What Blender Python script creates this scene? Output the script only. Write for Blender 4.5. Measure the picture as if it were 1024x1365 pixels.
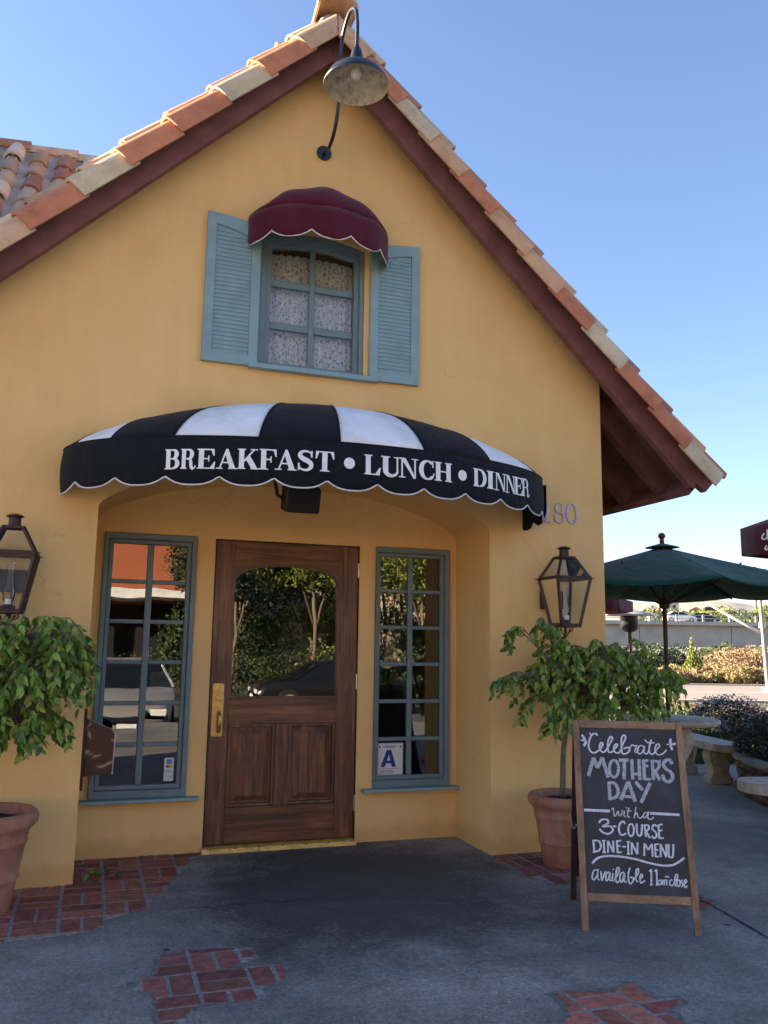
import bpy, bmesh, math, random
import numpy as np
from mathutils import Vector, Matrix
from mathutils.geometry import tessellate_polygon
random.seed(7); rng = np.random.default_rng(7)
S = bpy.context.scene
for o in list(bpy.data.objects): bpy.data.objects.remove(o)
col = S.collection
R_ = math.radians

# ------------------------------------------------------------------ camera
FPX, YAW, PITCH, ROLL = 1123.66, R_(18.928), R_(9.058), R_(.847)
EYE = Vector((0, 0, 1.4))
cy, sy, cp, sp = math.cos(YAW), math.sin(YAW), math.cos(PITCH), math.sin(PITCH)
FWD = Vector((sy*cp, cy*cp, sp)); r0 = Vector((cy, -sy, 0)); u0 = r0.cross(FWD)
RT = math.cos(ROLL)*r0 + math.sin(ROLL)*u0
UP = -math.sin(ROLL)*r0 + math.cos(ROLL)*u0
cam = bpy.data.cameras.new('camera'); camo = bpy.data.objects.new('camera', cam); col.objects.link(camo)
m = Matrix((RT, UP, -FWD)).transposed().to_4x4(); m.translation = EYE
camo.matrix_world = m
cam.sensor_fit = 'VERTICAL'; cam.sensor_height = 36; cam.sensor_width = 27
cam.lens = FPX/1365*36; cam.clip_end = 6000; cam.clip_start = .05
S.camera = camo

# ------------------------------------------------------------------ light
SUN_DIR = Vector((-.84, .54, 0)).normalized(); SUN_EL = R_(18)
w = bpy.data.worlds.new('World'); S.world = w; w.use_nodes = True
nt = w.node_tree; bg = nt.nodes['Background']
sky = nt.nodes.new('ShaderNodeTexSky'); sky.sky_type = 'NISHITA'; sky.sun_disc = False
sky.sun_elevation = SUN_EL
sky.sun_rotation = math.atan2(SUN_DIR.x, SUN_DIR.y)
sky.air_density = 1.0; sky.dust_density = .3; sky.ozone_density = 2.4
tint = nt.nodes.new('ShaderNodeMix'); tint.data_type = 'RGBA'; tint.blend_type = 'MULTIPLY'; tint.inputs[0].default_value = 1
tint.inputs[7].default_value = (.86, .80, .84, 1)      # dims and slightly tints the sky light, the same over the whole sky
nt.links.new(sky.outputs[0], tint.inputs[6]); nt.links.new(tint.outputs[2], bg.inputs[0]); bg.inputs[1].default_value = .05
sd = Vector((SUN_DIR.x*math.cos(SUN_EL), SUN_DIR.y*math.cos(SUN_EL), math.sin(SUN_EL)))
sun = bpy.data.lights.new('sun', 'SUN'); sun.energy = 4.5; sun.angle = R_(.5); sun.color = (1, .80, .58)
suno = bpy.data.objects.new('sun', sun); col.objects.link(suno); suno.location = sd*50
suno.rotation_euler = sd.to_track_quat('Z', 'Y').to_euler()
S.view_settings.view_transform = 'Standard'; S.view_settings.look = 'None'
S.view_settings.exposure = 3.06; S.view_settings.gamma = 1
S.render.engine = 'CYCLES'
try:
    S.cycles.max_bounces = 8; S.cycles.transparent_max_bounces = 16
except Exception: pass

# ------------------------------------------------------------------ measuring helpers
def ray(x, y): return RT*(x-512) + UP*(682.5-y) + FWD*FPX
def onY(x, y, Y):
    d = ray(x, y); return EYE + d*((Y-EYE.y)/d.y)
def onX(x, y, X):
    d = ray(x, y); return EYE + d*((X-EYE.x)/d.x)
def onZ(x, y, Z):
    d = ray(x, y); return EYE + d*((Z-EYE.z)/d.z)
def far(px, d, z=0):     # a ground point at depth d
    l = (px-512)/FPX*d
    return Vector((sy*d + cy*l, cy*d - sy*l, z))

# ------------------------------------------------------------------ materials
MATS = {}
def mat(name, color=(.5,.5,.5), rough=.6, metal=0, spec=.5, bump=0, bscale=200, var=0, vscale=3, build=None, trans=None, sheen=0):
    if name in MATS: return MATS[name]
    mt = bpy.data.materials.new(name); mt.use_nodes = True
    n = mt.node_tree.nodes; l = mt.node_tree.links; b = n['Principled BSDF']
    b.inputs['Base Color'].default_value = (*color, 1); b.inputs['Roughness'].default_value = rough
    b.inputs['Metallic'].default_value = metal; b.inputs['Specular IOR Level'].default_value = spec
    tc = n.new('ShaderNodeTexCoord')
    if sheen: b.inputs['Sheen Weight'].default_value = sheen
    if var:
        nz = n.new('ShaderNodeTexNoise'); nz.inputs['Scale'].default_value = vscale; nz.inputs['Detail'].default_value = 6
        nz.inputs['Roughness'].default_value = .6
        l.new(tc.outputs['Object'], nz.inputs['Vector'])
        rp = n.new('ShaderNodeValToRGB'); rp.color_ramp.elements[0].position = .3; rp.color_ramp.elements[1].position = .7
        rp.color_ramp.elements[0].color = (*[c*(1-var) for c in color], 1)
        rp.color_ramp.elements[1].color = (*[min(1, c*(1+var)) for c in color], 1)
        l.new(nz.outputs[0], rp.inputs[0]); l.new(rp.outputs[0], b.inputs['Base Color'])
    if bump:
        nb = n.new('ShaderNodeTexNoise'); nb.inputs['Scale'].default_value = bscale; nb.inputs['Detail'].default_value = 4
        l.new(tc.outputs['Object'], nb.inputs['Vector'])
        bp = n.new('ShaderNodeBump'); bp.inputs['Strength'].default_value = bump; bp.inputs['Distance'].default_value = .01
        l.new(nb.outputs[0], bp.inputs['Height']); l.new(bp.outputs[0], b.inputs['Normal'])
    if build: build(mt, n, l, b, tc)
    MATS[name] = mt
    return mt
def N(n, t, **k):
    x = n.new(t)
    for a, v in k.items():
        if a in ('operation', 'blend_type', 'data_type', 'feature', 'wave_type', 'bands_direction', 'distance'): setattr(x, a, v)
        else: x.inputs[a.replace('_', ' ')].default_value = v
    return x
def ramp(n, stops):
    r = n.new('ShaderNodeValToRGB'); e = r.color_ramp.elements
    while len(e) < len(stops): e.new(.5)
    for i, (p, c) in enumerate(stops):
        e[i].position = p; e[i].color = (*c, 1) if len(c) == 3 else c
    return r
def mixc(n, l, f, a, b, mode='MIX'):
    x = n.new('ShaderNodeMix'); x.data_type = 'RGBA'; x.blend_type = mode
    for s, v in ((0, f), (6, a), (7, b)):
        if hasattr(v, 'is_linked') or hasattr(v, 'links'): l.new(v, x.inputs[s])
        elif s == 0: x.inputs[0].default_value = v
        else: x.inputs[s].default_value = (*v, 1)
    return x.outputs[2]

def b_stucco(mt, n, l, b, tc):
    a = N(n, 'ShaderNodeTexNoise', Scale=1.3, Detail=7, Roughness=.62); l.new(tc.outputs['Object'], a.inputs[0])
    c = ramp(n, [(.3, (.75,.47,.18)), (.5, (.80,.515,.205)), (.72, (.83,.545,.225))]); l.new(a.outputs[0], c.inputs[0])
    # rain streaks and grime: vertical stretched noise
    mp = N(n, 'ShaderNodeMapping'); mp.inputs['Scale'].default_value = (5, 5, .5); l.new(tc.outputs['Object'], mp.inputs[0])
    s = N(n, 'ShaderNodeTexNoise', Scale=1.6, Detail=6, Roughness=.7); l.new(mp.outputs[0], s.inputs[0])
    sr = ramp(n, [(.42, (.90,.89,.86)), (.62, (1,1,1))]); l.new(s.outputs[0], sr.inputs[0])
    c2 = mixc(n, l, .3, c.outputs[0], sr.outputs[0], 'MULTIPLY')
    # splash dirt near the ground
    sx = n.new('ShaderNodeSeparateXYZ'); g = n.new('ShaderNodeNewGeometry'); l.new(g.outputs['Position'], sx.inputs[0])
    ns = N(n, 'ShaderNodeTexNoise', Scale=7, Detail=5); l.new(tc.outputs['Object'], ns.inputs[0])
    ad = N(n, 'ShaderNodeMath', operation='MULTIPLY_ADD'); l.new(ns.outputs[0], ad.inputs[0]); ad.inputs[1].default_value = -.16; l.new(sx.outputs[2], ad.inputs[2])
    dr = ramp(n, [(0, (.80,.74,.68)), (.07, (1,1,1))]); l.new(ad.outputs[0], dr.inputs[0])
    c3 = mixc(n, l, .8, c2, dr.outputs[0], 'MULTIPLY')
    vm = N(n, 'ShaderNodeTexNoise', Scale=2.5, Detail=5, Roughness=.6); l.new(tc.outputs['Object'], vm.inputs[0])
    vadd = N(n, 'ShaderNodeVectorMath', operation='MULTIPLY_ADD'); l.new(vm.outputs['Color'], vadd.inputs[0]); vadd.inputs[1].default_value = (.5, .5, .5); l.new(tc.outputs['Object'], vadd.inputs[2])
    vc = N(n, 'ShaderNodeTexVoronoi', Scale=.62); vc.feature = 'DISTANCE_TO_EDGE'; l.new(vadd.outputs[0], vc.inputs[0])
    vr_ = ramp(n, [(.0, (.55,.55,.55)), (.0035, (0,0,0))]); l.new(vc.outputs[0], vr_.inputs[0])
    gate = ramp(n, [(.50, (0,0,0)), (.60, (.8,.8,.8))]); l.new(a.outputs[0], gate.inputs[0])
    gm = N(n, 'ShaderNodeMath', operation='MULTIPLY'); l.new(vr_.outputs[0], gm.inputs[0]); l.new(gate.outputs[0], gm.inputs[1])
    c4 = mixc(n, l, gm.outputs[0], c3, (.36,.22,.10))
    pt = N(n, 'ShaderNodeTexVoronoi', Scale=3.3); l.new(tc.outputs['Object'], pt.inputs[0])
    pr_ = ramp(n, [(.010, (.6,.6,.6)), (.02, (0,0,0))]); l.new(pt.outputs['Distance'], pr_.inputs[0])
    c5 = mixc(n, l, pr_.outputs[0], c4, (.28,.17,.08)); l.new(c5, b.inputs['Base Color'])
    n1 = N(n, 'ShaderNodeTexNoise', Scale=9, Detail=4, Roughness=.55); n2 = N(n, 'ShaderNodeTexNoise', Scale=120, Detail=4)
    for q in (n1, n2): l.new(tc.outputs['Object'], q.inputs[0])
    m1 = N(n, 'ShaderNodeMath', operation='MULTIPLY_ADD'); l.new(n2.outputs[0], m1.inputs[0]); m1.inputs[1].default_value = .07; l.new(n1.outputs[0], m1.inputs[2])
    bp = N(n, 'ShaderNodeBump', Strength=.35, Distance=.018); l.new(m1.outputs[0], bp.inputs['Height']); l.new(bp.outputs[0], b.inputs['Normal'])
M_stucco = mat('stucco', rough=.86, spec=.25, build=b_stucco)

def b_wood(axis, c0, c1, c2, sc=1.0):
    def f(mt, n, l, b, tc):
        mp = N(n, 'ShaderNodeMapping'); v = [26*sc]*3; v[axis] = 1.6*sc; mp.inputs['Scale'].default_value = v
        oi = n.new('ShaderNodeObjectInfo'); ad = N(n, 'ShaderNodeVectorMath', operation='ADD')
        mu = N(n, 'ShaderNodeMath', operation='MULTIPLY'); l.new(oi.outputs['Random'], mu.inputs[0]); mu.inputs[1].default_value = 37
        l.new(tc.outputs['Object'], ad.inputs[0]); l.new(mu.outputs[0], ad.inputs[1]); l.new(ad.outputs[0], mp.inputs[0])
        a = N(n, 'ShaderNodeTexNoise', Scale=1, Detail=7, Roughness=.65, Distortion=.9); l.new(mp.outputs[0], a.inputs[0])
        c = ramp(n, [(.32, c0), (.5, c1), (.68, c2)]); l.new(a.outputs[0], c.inputs[0])
        bl = N(n, 'ShaderNodeTexNoise', Scale=3, Detail=4); l.new(tc.outputs['Object'], bl.inputs[0])
        br = ramp(n, [(.35, (.72,.70,.68)), (.65, (1.1,1.1,1.1))]); l.new(bl.outputs[0], br.inputs[0])
        cc = mixc(n, l, .8, c.outputs[0], br.outputs[0], 'MULTIPLY'); l.new(cc, b.inputs['Base Color'])
        bp = N(n, 'ShaderNodeBump', Strength=.25, Distance=.004); l.new(a.outputs[0], bp.inputs['Height']); l.new(bp.outputs[0], b.inputs['Normal'])
        rr = ramp(n, [(.3, (.55,)*3), (.7, (.38,)*3)]); l.new(a.outputs[0], rr.inputs[0])
        mm = N(n, 'ShaderNodeMath', operation='MULTIPLY'); l.new(rr.outputs[0], mm.inputs[0]); mm.inputs[1].default_value = b.inputs['Roughness'].default_value*2
        l.new(mm.outputs[0], b.inputs['Roughness'])
    return f
DW = ((.055,.021,.009), (.155,.062,.026), (.265,.118,.052))
M_doorV = mat('door_wood_upright', rough=.42, build=b_wood(2, *DW))
M_doorH = mat('door_wood_level', rough=.42, build=b_wood(0, *DW))
RW = ((.085,.034,.030), (.125,.052,.045), (.16,.072,.062))
M_barge = mat('red_stained_timber', (.20,.088,.078), rough=.85, spec=.15, var=.28, vscale=5, bump=.25, bscale=40)
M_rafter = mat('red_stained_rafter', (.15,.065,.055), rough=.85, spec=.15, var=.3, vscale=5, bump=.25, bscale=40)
FW = ((.16,.085,.042), (.27,.155,.082), (.37,.235,.135))
M_signV = mat('sign_wood_upright', rough=.65, build=b_wood(2, *FW))
M_signH = mat('sign_wood_level', rough=.65, build=b_wood(0, *FW))
M_dkwood = mat('dark_brown_wood', rough=.6, build=b_wood(2, (.012,.006,.004), (.035,.018,.012), (.06,.03,.02)))

def b_paint(c):
    def f(mt, n, l, b, tc):
        a = N(n, 'ShaderNodeTexNoise', Scale=6, Detail=6, Roughness=.65); l.new(tc.outputs['Object'], a.inputs[0])
        r = ramp(n, [(.3, tuple(x*.86 for x in c)), (.7, tuple(min(1, x*1.1) for x in c))]); l.new(a.outputs[0], r.inputs[0])
        s = N(n, 'ShaderNodeTexNoise', Scale=45, Detail=5, Roughness=.7); l.new(tc.outputs['Object'], s.inputs[0])
        sr = ramp(n, [(.66, (0,0,0)), (.72, (1,1,1))]); l.new(s.outputs[0], sr.inputs[0])
        cc = mixc(n, l, sr.outputs[0], r.outputs[0], tuple(x*.55 for x in c)); l.new(cc, b.inputs['Base Color'])
        bp = N(n, 'ShaderNodeBump', Strength=.12, Distance=.004); l.new(s.outputs[0], bp.inputs['Height']); l.new(bp.outputs[0], b.inputs['Normal'])
    return f
M_blue = mat('blue_grey_paint', rough=.55, build=b_paint((.225,.35,.365)))
M_blue2 = mat('green_grey_paint', rough=.55, build=b_paint((.150,.215,.225)))

def b_tile(mt, n, l, b, tc):
    oi = n.new('ShaderNodeObjectInfo')
    a = N(n, 'ShaderNodeTexNoise', Scale=7, Detail=7, Roughness=.65)
    ad = N(n, 'ShaderNodeVectorMath', operation='ADD'); mu = N(n, 'ShaderNodeMath', operation='MULTIPLY'); l.new(oi.outputs['Random'], mu.inputs[0]); mu.inputs[1].default_value = 50
    l.new(tc.outputs['Object'], ad.inputs[0]); l.new(mu.outputs[0], ad.inputs[1]); l.new(ad.outputs[0], a.inputs[0])
    r = ramp(n, [(.3, (.74,.72,.70)), (.5, (1,1,1)), (.72, (1.15,1.16,1.18))]); l.new(a.outputs[0], r.inputs[0])
    cc = mixc(n, l, 1, oi.outputs['Color'], r.outputs[0], 'MULTIPLY')
    s = N(n, 'ShaderNodeTexNoise', Scale=30, Detail=6, Roughness=.75); l.new(ad.outputs[0], s.inputs[0])
    sr = ramp(n, [(.60, (0,0,0)), (.70, (.7,.7,.7))]); l.new(s.outputs[0], sr.inputs[0])
    c2 = mixc(n, l, sr.outputs[0], cc, (.16,.11,.08)); l.new(c2, b.inputs['Base Color'])
    bp = N(n, 'ShaderNodeBump', Strength=.3, Distance=.006); l.new(s.outputs[0], bp.inputs['Height']); l.new(bp.outputs[0], b.inputs['Normal'])
M_tile = mat('clay_tile', rough=.85, spec=.25, build=b_tile)
def b_rtile(mt, n, l, b, tc):
    g = n.new('ShaderNodeNewGeometry')
    r = ramp(n, [(0, (.42,.16,.085)), (.3, (.50,.30,.18)), (.5, (.35,.15,.10)), (.75, (.52,.37,.24)), (1, (.40,.20,.13))]); r.color_ramp.interpolation = 'CONSTANT'
    l.new(g.outputs['Random Per Island'], r.inputs[0]); l.new(r.outputs[0], b.inputs['Base Color'])
M_tiles = mat('clay_tiles_mixed', rough=.85, spec=.25, build=b_rtile)

def b_brick(mt, n, l, b, tc):
    oi = n.new('ShaderNodeObjectInfo'); g = n.new('ShaderNodeNewGeometry')
    a = N(n, 'ShaderNodeTexNoise', Scale=22, Detail=7, Roughness=.7); l.new(g.outputs['Position'], a.inputs[0])
    r = ramp(n, [(.3, (.5,.48,.48)), (.52, (1,1,1)), (.75, (1.4,1.45,1.5))]); l.new(a.outputs[0], r.inputs[0])
    cc = mixc(n, l, 1, oi.outputs['Color'], r.outputs[0], 'MULTIPLY')
    s = N(n, 'ShaderNodeTexNoise', Scale=9, Detail=8, Roughness=.75); l.new(g.outputs['Position'], s.inputs[0])
    sr = ramp(n, [(.56, (0,0,0)), (.68, (.75,.75,.75))]); l.new(s.outputs[0], sr.inputs[0])
    c2 = mixc(n, l, sr.outputs[0], cc, (.045,.047,.055)); l.new(c2, b.inputs['Base Color'])
    f = N(n, 'ShaderNodeTexNoise', Scale=160, Detail=4, Roughness=.7); l.new(g.outputs['Position'], f.inputs[0])
    bp = N(n, 'ShaderNodeBump', Strength=.5, Distance=.004); l.new(f.outputs[0], bp.inputs['Height']); l.new(bp.outputs[0], b.inputs['Normal'])
M_brick = mat('worn_red_brick', rough=.85, spec=.25, build=b_brick)
M_mortar = mat('grey_mortar', (.27,.265,.26), rough=.92, spec=.2, var=.45, vscale=40, bump=.6, bscale=180)

def b_ground(mt, n, l, b, tc):
    g = n.new('ShaderNodeNewGeometry'); P = g.outputs['Position']
    # broad dark worn coating around the entrance
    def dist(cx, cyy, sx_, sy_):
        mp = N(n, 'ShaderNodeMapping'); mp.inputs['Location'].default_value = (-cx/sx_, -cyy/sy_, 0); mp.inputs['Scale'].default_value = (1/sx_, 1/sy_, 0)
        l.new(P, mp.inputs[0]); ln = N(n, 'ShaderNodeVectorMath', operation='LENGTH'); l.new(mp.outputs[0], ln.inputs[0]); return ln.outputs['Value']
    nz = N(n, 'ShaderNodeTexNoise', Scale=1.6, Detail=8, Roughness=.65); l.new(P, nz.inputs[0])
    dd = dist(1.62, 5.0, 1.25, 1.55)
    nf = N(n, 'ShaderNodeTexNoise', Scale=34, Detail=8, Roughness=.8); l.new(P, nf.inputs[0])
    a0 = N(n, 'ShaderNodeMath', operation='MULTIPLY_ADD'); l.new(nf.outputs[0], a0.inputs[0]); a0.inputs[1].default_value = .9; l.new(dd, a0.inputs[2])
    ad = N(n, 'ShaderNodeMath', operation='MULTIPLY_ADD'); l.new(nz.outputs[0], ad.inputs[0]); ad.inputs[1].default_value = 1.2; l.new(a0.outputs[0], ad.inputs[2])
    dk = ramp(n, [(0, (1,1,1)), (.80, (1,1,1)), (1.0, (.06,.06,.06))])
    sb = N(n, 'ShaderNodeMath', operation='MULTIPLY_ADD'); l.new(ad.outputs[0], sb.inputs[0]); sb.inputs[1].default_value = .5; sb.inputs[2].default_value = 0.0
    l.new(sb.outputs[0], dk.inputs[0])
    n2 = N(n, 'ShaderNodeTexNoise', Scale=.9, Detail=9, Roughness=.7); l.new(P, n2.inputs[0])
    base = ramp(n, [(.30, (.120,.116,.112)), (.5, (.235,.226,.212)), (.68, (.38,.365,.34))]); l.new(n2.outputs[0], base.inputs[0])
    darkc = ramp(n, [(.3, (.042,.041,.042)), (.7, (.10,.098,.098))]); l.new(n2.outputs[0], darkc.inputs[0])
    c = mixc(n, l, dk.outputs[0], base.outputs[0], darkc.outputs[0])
    # aggregate speckle
    v = N(n, 'ShaderNodeTexVoronoi', Scale=170); l.new(P, v.inputs[0])
    vr = ramp(n, [(0, (.6,.6,.6)), (.55, (1,1,1)), (.88, (1.2,1.2,1.2)), (1, (2.0,2.0,2.0))]); l.new(v.outputs['Color'], vr.inputs[0])
    c = mixc(n, l, .8, c, vr.outputs[0], 'MULTIPLY')
    f1 = N(n, 'ShaderNodeTexNoise', Scale=48, Detail=10, Roughness=.82); l.new(P, f1.inputs[0])
    fr = ramp(n, [(.36, (.45,.45,.47)), (.5, (1,1,1)), (.68, (1.55,1.55,1.5))]); l.new(f1.outputs[0], fr.inputs[0])
    c = mixc(n, l, .85, c, fr.outputs[0], 'MULTIPLY')
    # dark pits and gum spots
    v2 = N(n, 'ShaderNodeTexVoronoi', Scale=2.6); l.new(P, v2.inputs[0])
    pr = ramp(n, [(.030, (1,1,1)), (.046, (0,0,0))]); l.new(v2.outputs['Distance'], pr.inputs[0])
    c = mixc(n, l, pr.outputs[0], c, (.014,.015,.018))
    l.new(c, b.inputs['Base Color'])
    rr = ramp(n, [(.3, (.55,)*3), (.7, (.82,)*3)]); l.new(f1.outputs[0], rr.inputs[0]); l.new(rr.outputs[0], b.inputs['Roughness'])
    h = N(n, 'ShaderNodeMath', operation='MULTIPLY_ADD'); l.new(v.outputs['Distance'], h.inputs[0]); h.inputs[1].default_value = .5; l.new(f1.outputs[0], h.inputs[2])
    bp = N(n, 'ShaderNodeBump', Strength=.55, Distance=.006); l.new(h.outputs[0], bp.inputs['Height']); l.new(bp.outputs[0], b.inputs['Normal'])
M_ground = mat('worn_sealed_concrete', rough=.75, spec=.35, build=b_ground)

def b_glass(ior, tint):
    def f(mt, n, l, b, tc):
        out = n['Material Output']; g = n.new('ShaderNodeBsdfGlossy'); g.inputs['Roughness'].default_value = .0
        t = n.new('ShaderNodeBsdfTransparent'); t.inputs[0].default_value = (*tint, 1)
        fr = n.new('ShaderNodeFresnel'); fr.inputs[0].default_value = ior
        nz = N(n, 'ShaderNodeTexNoise', Scale=3.5, Detail=1); l.new(tc.outputs['Object'], nz.inputs[0])
        bp = N(n, 'ShaderNodeBump', Strength=.022, Distance=.02); l.new(nz.outputs[0], bp.inputs['Height']); l.new(bp.outputs[0], g.inputs['Normal'])
        m_ = n.new('ShaderNodeMixShader'); l.new(fr.outputs[0], m_.inputs[0]); l.new(t.outputs[0], m_.inputs[1]); l.new(g.outputs[0], m_.inputs[2])
        l.new(m_.outputs[0], out.inputs[0])
    return f
M_glass = mat('window_glass', build=b_glass(2.15, (.62,.66,.66)))
M_glassU = mat('clear_window_glass', build=b_glass(1.5, (.9,.92,.92)))
M_lampglass = mat('lantern_glass', build=b_glass(1.35, (.93,.95,.96)))
M_metal = mat('aged_bronze', (.055,.032,.030), rough=.5, metal=.5, var=.35, vscale=30, bump=.15)
M_black = mat('black_enamel', (.012,.016,.028), rough=.35, var=.3, vscale=20)
M_enamel = mat('grimy_cream_enamel', rough=.5, build=lambda mt, n, l, b, tc: (lambda a, r: (l.new(tc.outputs['Object'], a.inputs[0]), l.new(a.outputs[0], r.inputs[0]), l.new(r.outputs[0], b.inputs['Base Color'])))(N(n, 'ShaderNodeTexNoise', Scale=14, Detail=8, Roughness=.75), ramp(n, [(.34, (.20,.14,.07)), (.5, (.50,.45,.33)), (.7, (.66,.62,.50))])))
M_bulb = mat('frosted_bulb', (.8,.78,.72), rough=.3)
M_brass = mat('brass', (.55,.37,.13), rough=.32, metal=.9, var=.25, vscale=25)
M_brass2 = mat('yellow_painted_brass', (.70,.42,.10), rough=.5, metal=.0, var=.35, vscale=18)
M_steel = mat('brushed_steel', (.55,.55,.60), rough=.35, metal=.9)
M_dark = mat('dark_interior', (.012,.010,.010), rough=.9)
M_intwall = mat('brown_interior_plaster', (.06,.035,.022), rough=.9, var=.3)
def b_canvas(c, amp=.5, dust=.25):
    def f(mt, n, l, b, tc):
        a = N(n, 'ShaderNodeTexNoise', Scale=3.2, Detail=6, Roughness=.6); l.new(tc.outputs['Object'], a.inputs[0])
        r = ramp(n, [(.3, tuple(x*.82 for x in c)), (.7, tuple(min(1, x*1.12) for x in c))]); l.new(a.outputs[0], r.inputs[0])
        d = N(n, 'ShaderNodeTexNoise', Scale=11, Detail=8, Roughness=.75); l.new(tc.outputs['Object'], d.inputs[0])
        dr = ramp(n, [(.50, (0,0,0)), (.80, (dust,)*3)]); l.new(d.outputs[0], dr.inputs[0])
        cc = mixc(n, l, dr.outputs[0], r.outputs[0], (.20,.18,.16)); l.new(cc, b.inputs['Base Color'])
        mp = N(n, 'ShaderNodeMapping'); mp.inputs['Scale'].default_value = (5.5, 3, 1.6); l.new(tc.outputs['Object'], mp.inputs[0])
        w1 = N(n, 'ShaderNodeTexNoise', Scale=1.4, Detail=3, Roughness=.5, Distortion=.6); l.new(mp.outputs[0], w1.inputs[0])
        w2 = N(n, 'ShaderNodeTexNoise', Scale=420, Detail=2); l.new(tc.outputs['Object'], w2.inputs[0])
        h = N(n, 'ShaderNodeMath', operation='MULTIPLY_ADD'); l.new(w2.outputs[0], h.inputs[0]); h.inputs[1].default_value = .03; l.new(w1.outputs[0], h.inputs[2])
        bp = N(n, 'ShaderNodeBump', Strength=amp, Distance=.035); l.new(h.outputs[0], bp.inputs['Height']); l.new(bp.outputs[0], b.inputs['Normal'])
    return f
M_burg = mat('burgundy_canvas', rough=.9, spec=.15, sheen=.15, build=b_canvas((.085,.009,.022), .6, .06))
M_navy = mat('black_canvas', rough=.85, spec=.2, sheen=.05, build=b_canvas((.0065,.008,.013), .6, .05))
M_white = mat('white_canvas', rough=.85, spec=.2, build=b_canvas((.82,.83,.84), .5, .16))
M_pipe = mat('white_piping', (.66,.64,.62), rough=.7, var=.15, vscale=30)
M_letter = mat('white_lettering', (.82,.82,.82), rough=.7, var=.08, vscale=30)
M_green = mat('green_canvas', rough=.85, spec=.2, sheen=.1, build=b_canvas((.004,.068,.046), .5, .04))
def b_terra(mt, n, l, b, tc):
    a = N(n, 'ShaderNodeTexNoise', Scale=5, Detail=8, Roughness=.65); l.new(tc.outputs['Object'], a.inputs[0])
    r = ramp(n, [(.3, (.27,.105,.065)), (.5, (.38,.165,.105)), (.7, (.47,.225,.15))]); l.new(a.outputs[0], r.inputs[0])
    mp = N(n, 'ShaderNodeMapping'); mp.inputs['Scale'].default_value = (9, 9, 2.2); l.new(tc.outputs['Object'], mp.inputs[0])
    d = N(n, 'ShaderNodeTexNoise', Scale=1.3, Detail=8, Roughness=.75); l.new(mp.outputs[0], d.inputs[0])
    dr = ramp(n, [(.52, (0,0,0)), (.74, (.45,.45,.45))]); l.new(d.outputs[0], dr.inputs[0])
    cc = mixc(n, l, dr.outputs[0], r.outputs[0], (.50,.40,.33)); l.new(cc, b.inputs['Base Color'])
    bp = N(n, 'ShaderNodeBump', Strength=.3, Distance=.006); l.new(d.outputs[0], bp.inputs['Height']); l.new(bp.outputs[0], b.inputs['Normal'])
M_terra = mat('terracotta', rough=.88, spec=.2, build=b_terra)
M_soil = mat('potting_soil', (.02,.014,.010), rough=.95, var=.6, vscale=60, bump=1, bscale=90)
M_bark = mat('fig_bark', (.17,.13,.10), rough=.9, var=.4, vscale=30, bump=.6, bscale=80)
M_stonetop = mat('cast_stone', (.38,.33,.28), rough=.65, var=.3, vscale=12, bump=.35, bscale=90)
M_castcream = mat('cast_stone_carving', (.48,.40,.30), rough=.85, var=.25, vscale=14, bump=.4, bscale=90)
def b_stone(mt, n, l, b, tc):
    oi = n.new('ShaderNodeObjectInfo'); g = n.new('ShaderNodeNewGeometry')
    a = N(n, 'ShaderNodeTexNoise', Scale=9, Detail=8, Roughness=.7); l.new(g.outputs['Position'], a.inputs[0])
    r = ramp(n, [(.3, (.45,.45,.45)), (.5, (1,1,1)), (.75, (1.6,1.55,1.5))]); l.new(a.outputs[0], r.inputs[0])
    cc = mixc(n, l, 1, oi.outputs['Color'], r.outputs[0], 'MULTIPLY'); l.new(cc, b.inputs['Base Color'])
    bp = N(n, 'ShaderNodeBump', Strength=.7, Distance=.02); l.new(a.outputs[0], bp.inputs['Height']); l.new(bp.outputs[0], b.inputs['Normal'])
M_stone = mat('field_stone', rough=.9, build=b_stone)
M_conc = mat('bridge_concrete', (.42,.39,.33), rough=.9, var=.18, vscale=.5, bump=.2, bscale=5)
M_galv = mat('galvanised_steel', (.42,.42,.42), rough=.5, metal=.4)
M_wire = mat('black_wire', (.03,.03,.03), rough=.6)

def b_leaf(stops, trans=.25):
    def f(mt, n, l, b, tc):
        g = n.new('ShaderNodeNewGeometry'); oi = n.new('ShaderNodeObjectInfo')
        ad = N(n, 'ShaderNodeMath', operation='ADD'); l.new(g.outputs['Random Per Island'], ad.inputs[0]); l.new(oi.outputs['Random'], ad.inputs[1])
        fr = N(n, 'ShaderNodeMath', operation='FRACT'); l.new(ad.outputs[0], fr.inputs[0])
        r = ramp(n, stops); l.new(fr.outputs[0], r.inputs[0]); l.new(r.outputs[0], b.inputs['Base Color'])
        out = n['Material Output']; t = n.new('ShaderNodeBsdfTranslucent'); l.new(r.outputs[0], t.inputs[0])
        m_ = n.new('ShaderNodeMixShader'); m_.inputs[0].default_value = trans
        l.new(b.outputs[0], m_.inputs[1]); l.new(t.outputs[0], m_.inputs[2]); l.new(m_.outputs[0], out.inputs[0])
    return f
M_fig = mat('fig_leaf', rough=.38, spec=.5, build=b_leaf([(0, (.04,.10,.018)), (.25, (.10,.22,.03)), (.6, (.22,.36,.05)), (.93, (.42,.52,.10)), (.97, (.45,.38,.10)), (1, (.30,.20,.08))], .38))
M_lfdark = mat('dark_shrub_leaf', rough=.6, build=b_leaf([(0, (.010,.022,.012)), (.6, (.025,.05,.028)), (1, (.06,.09,.05))]))
M_lfdry = mat('dry_brush_leaf', rough=.8, build=b_leaf([(0, (.17,.12,.055)), (.4, (.27,.21,.10)), (.75, (.33,.28,.12)), (1, (.20,.21,.08))]))
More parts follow.
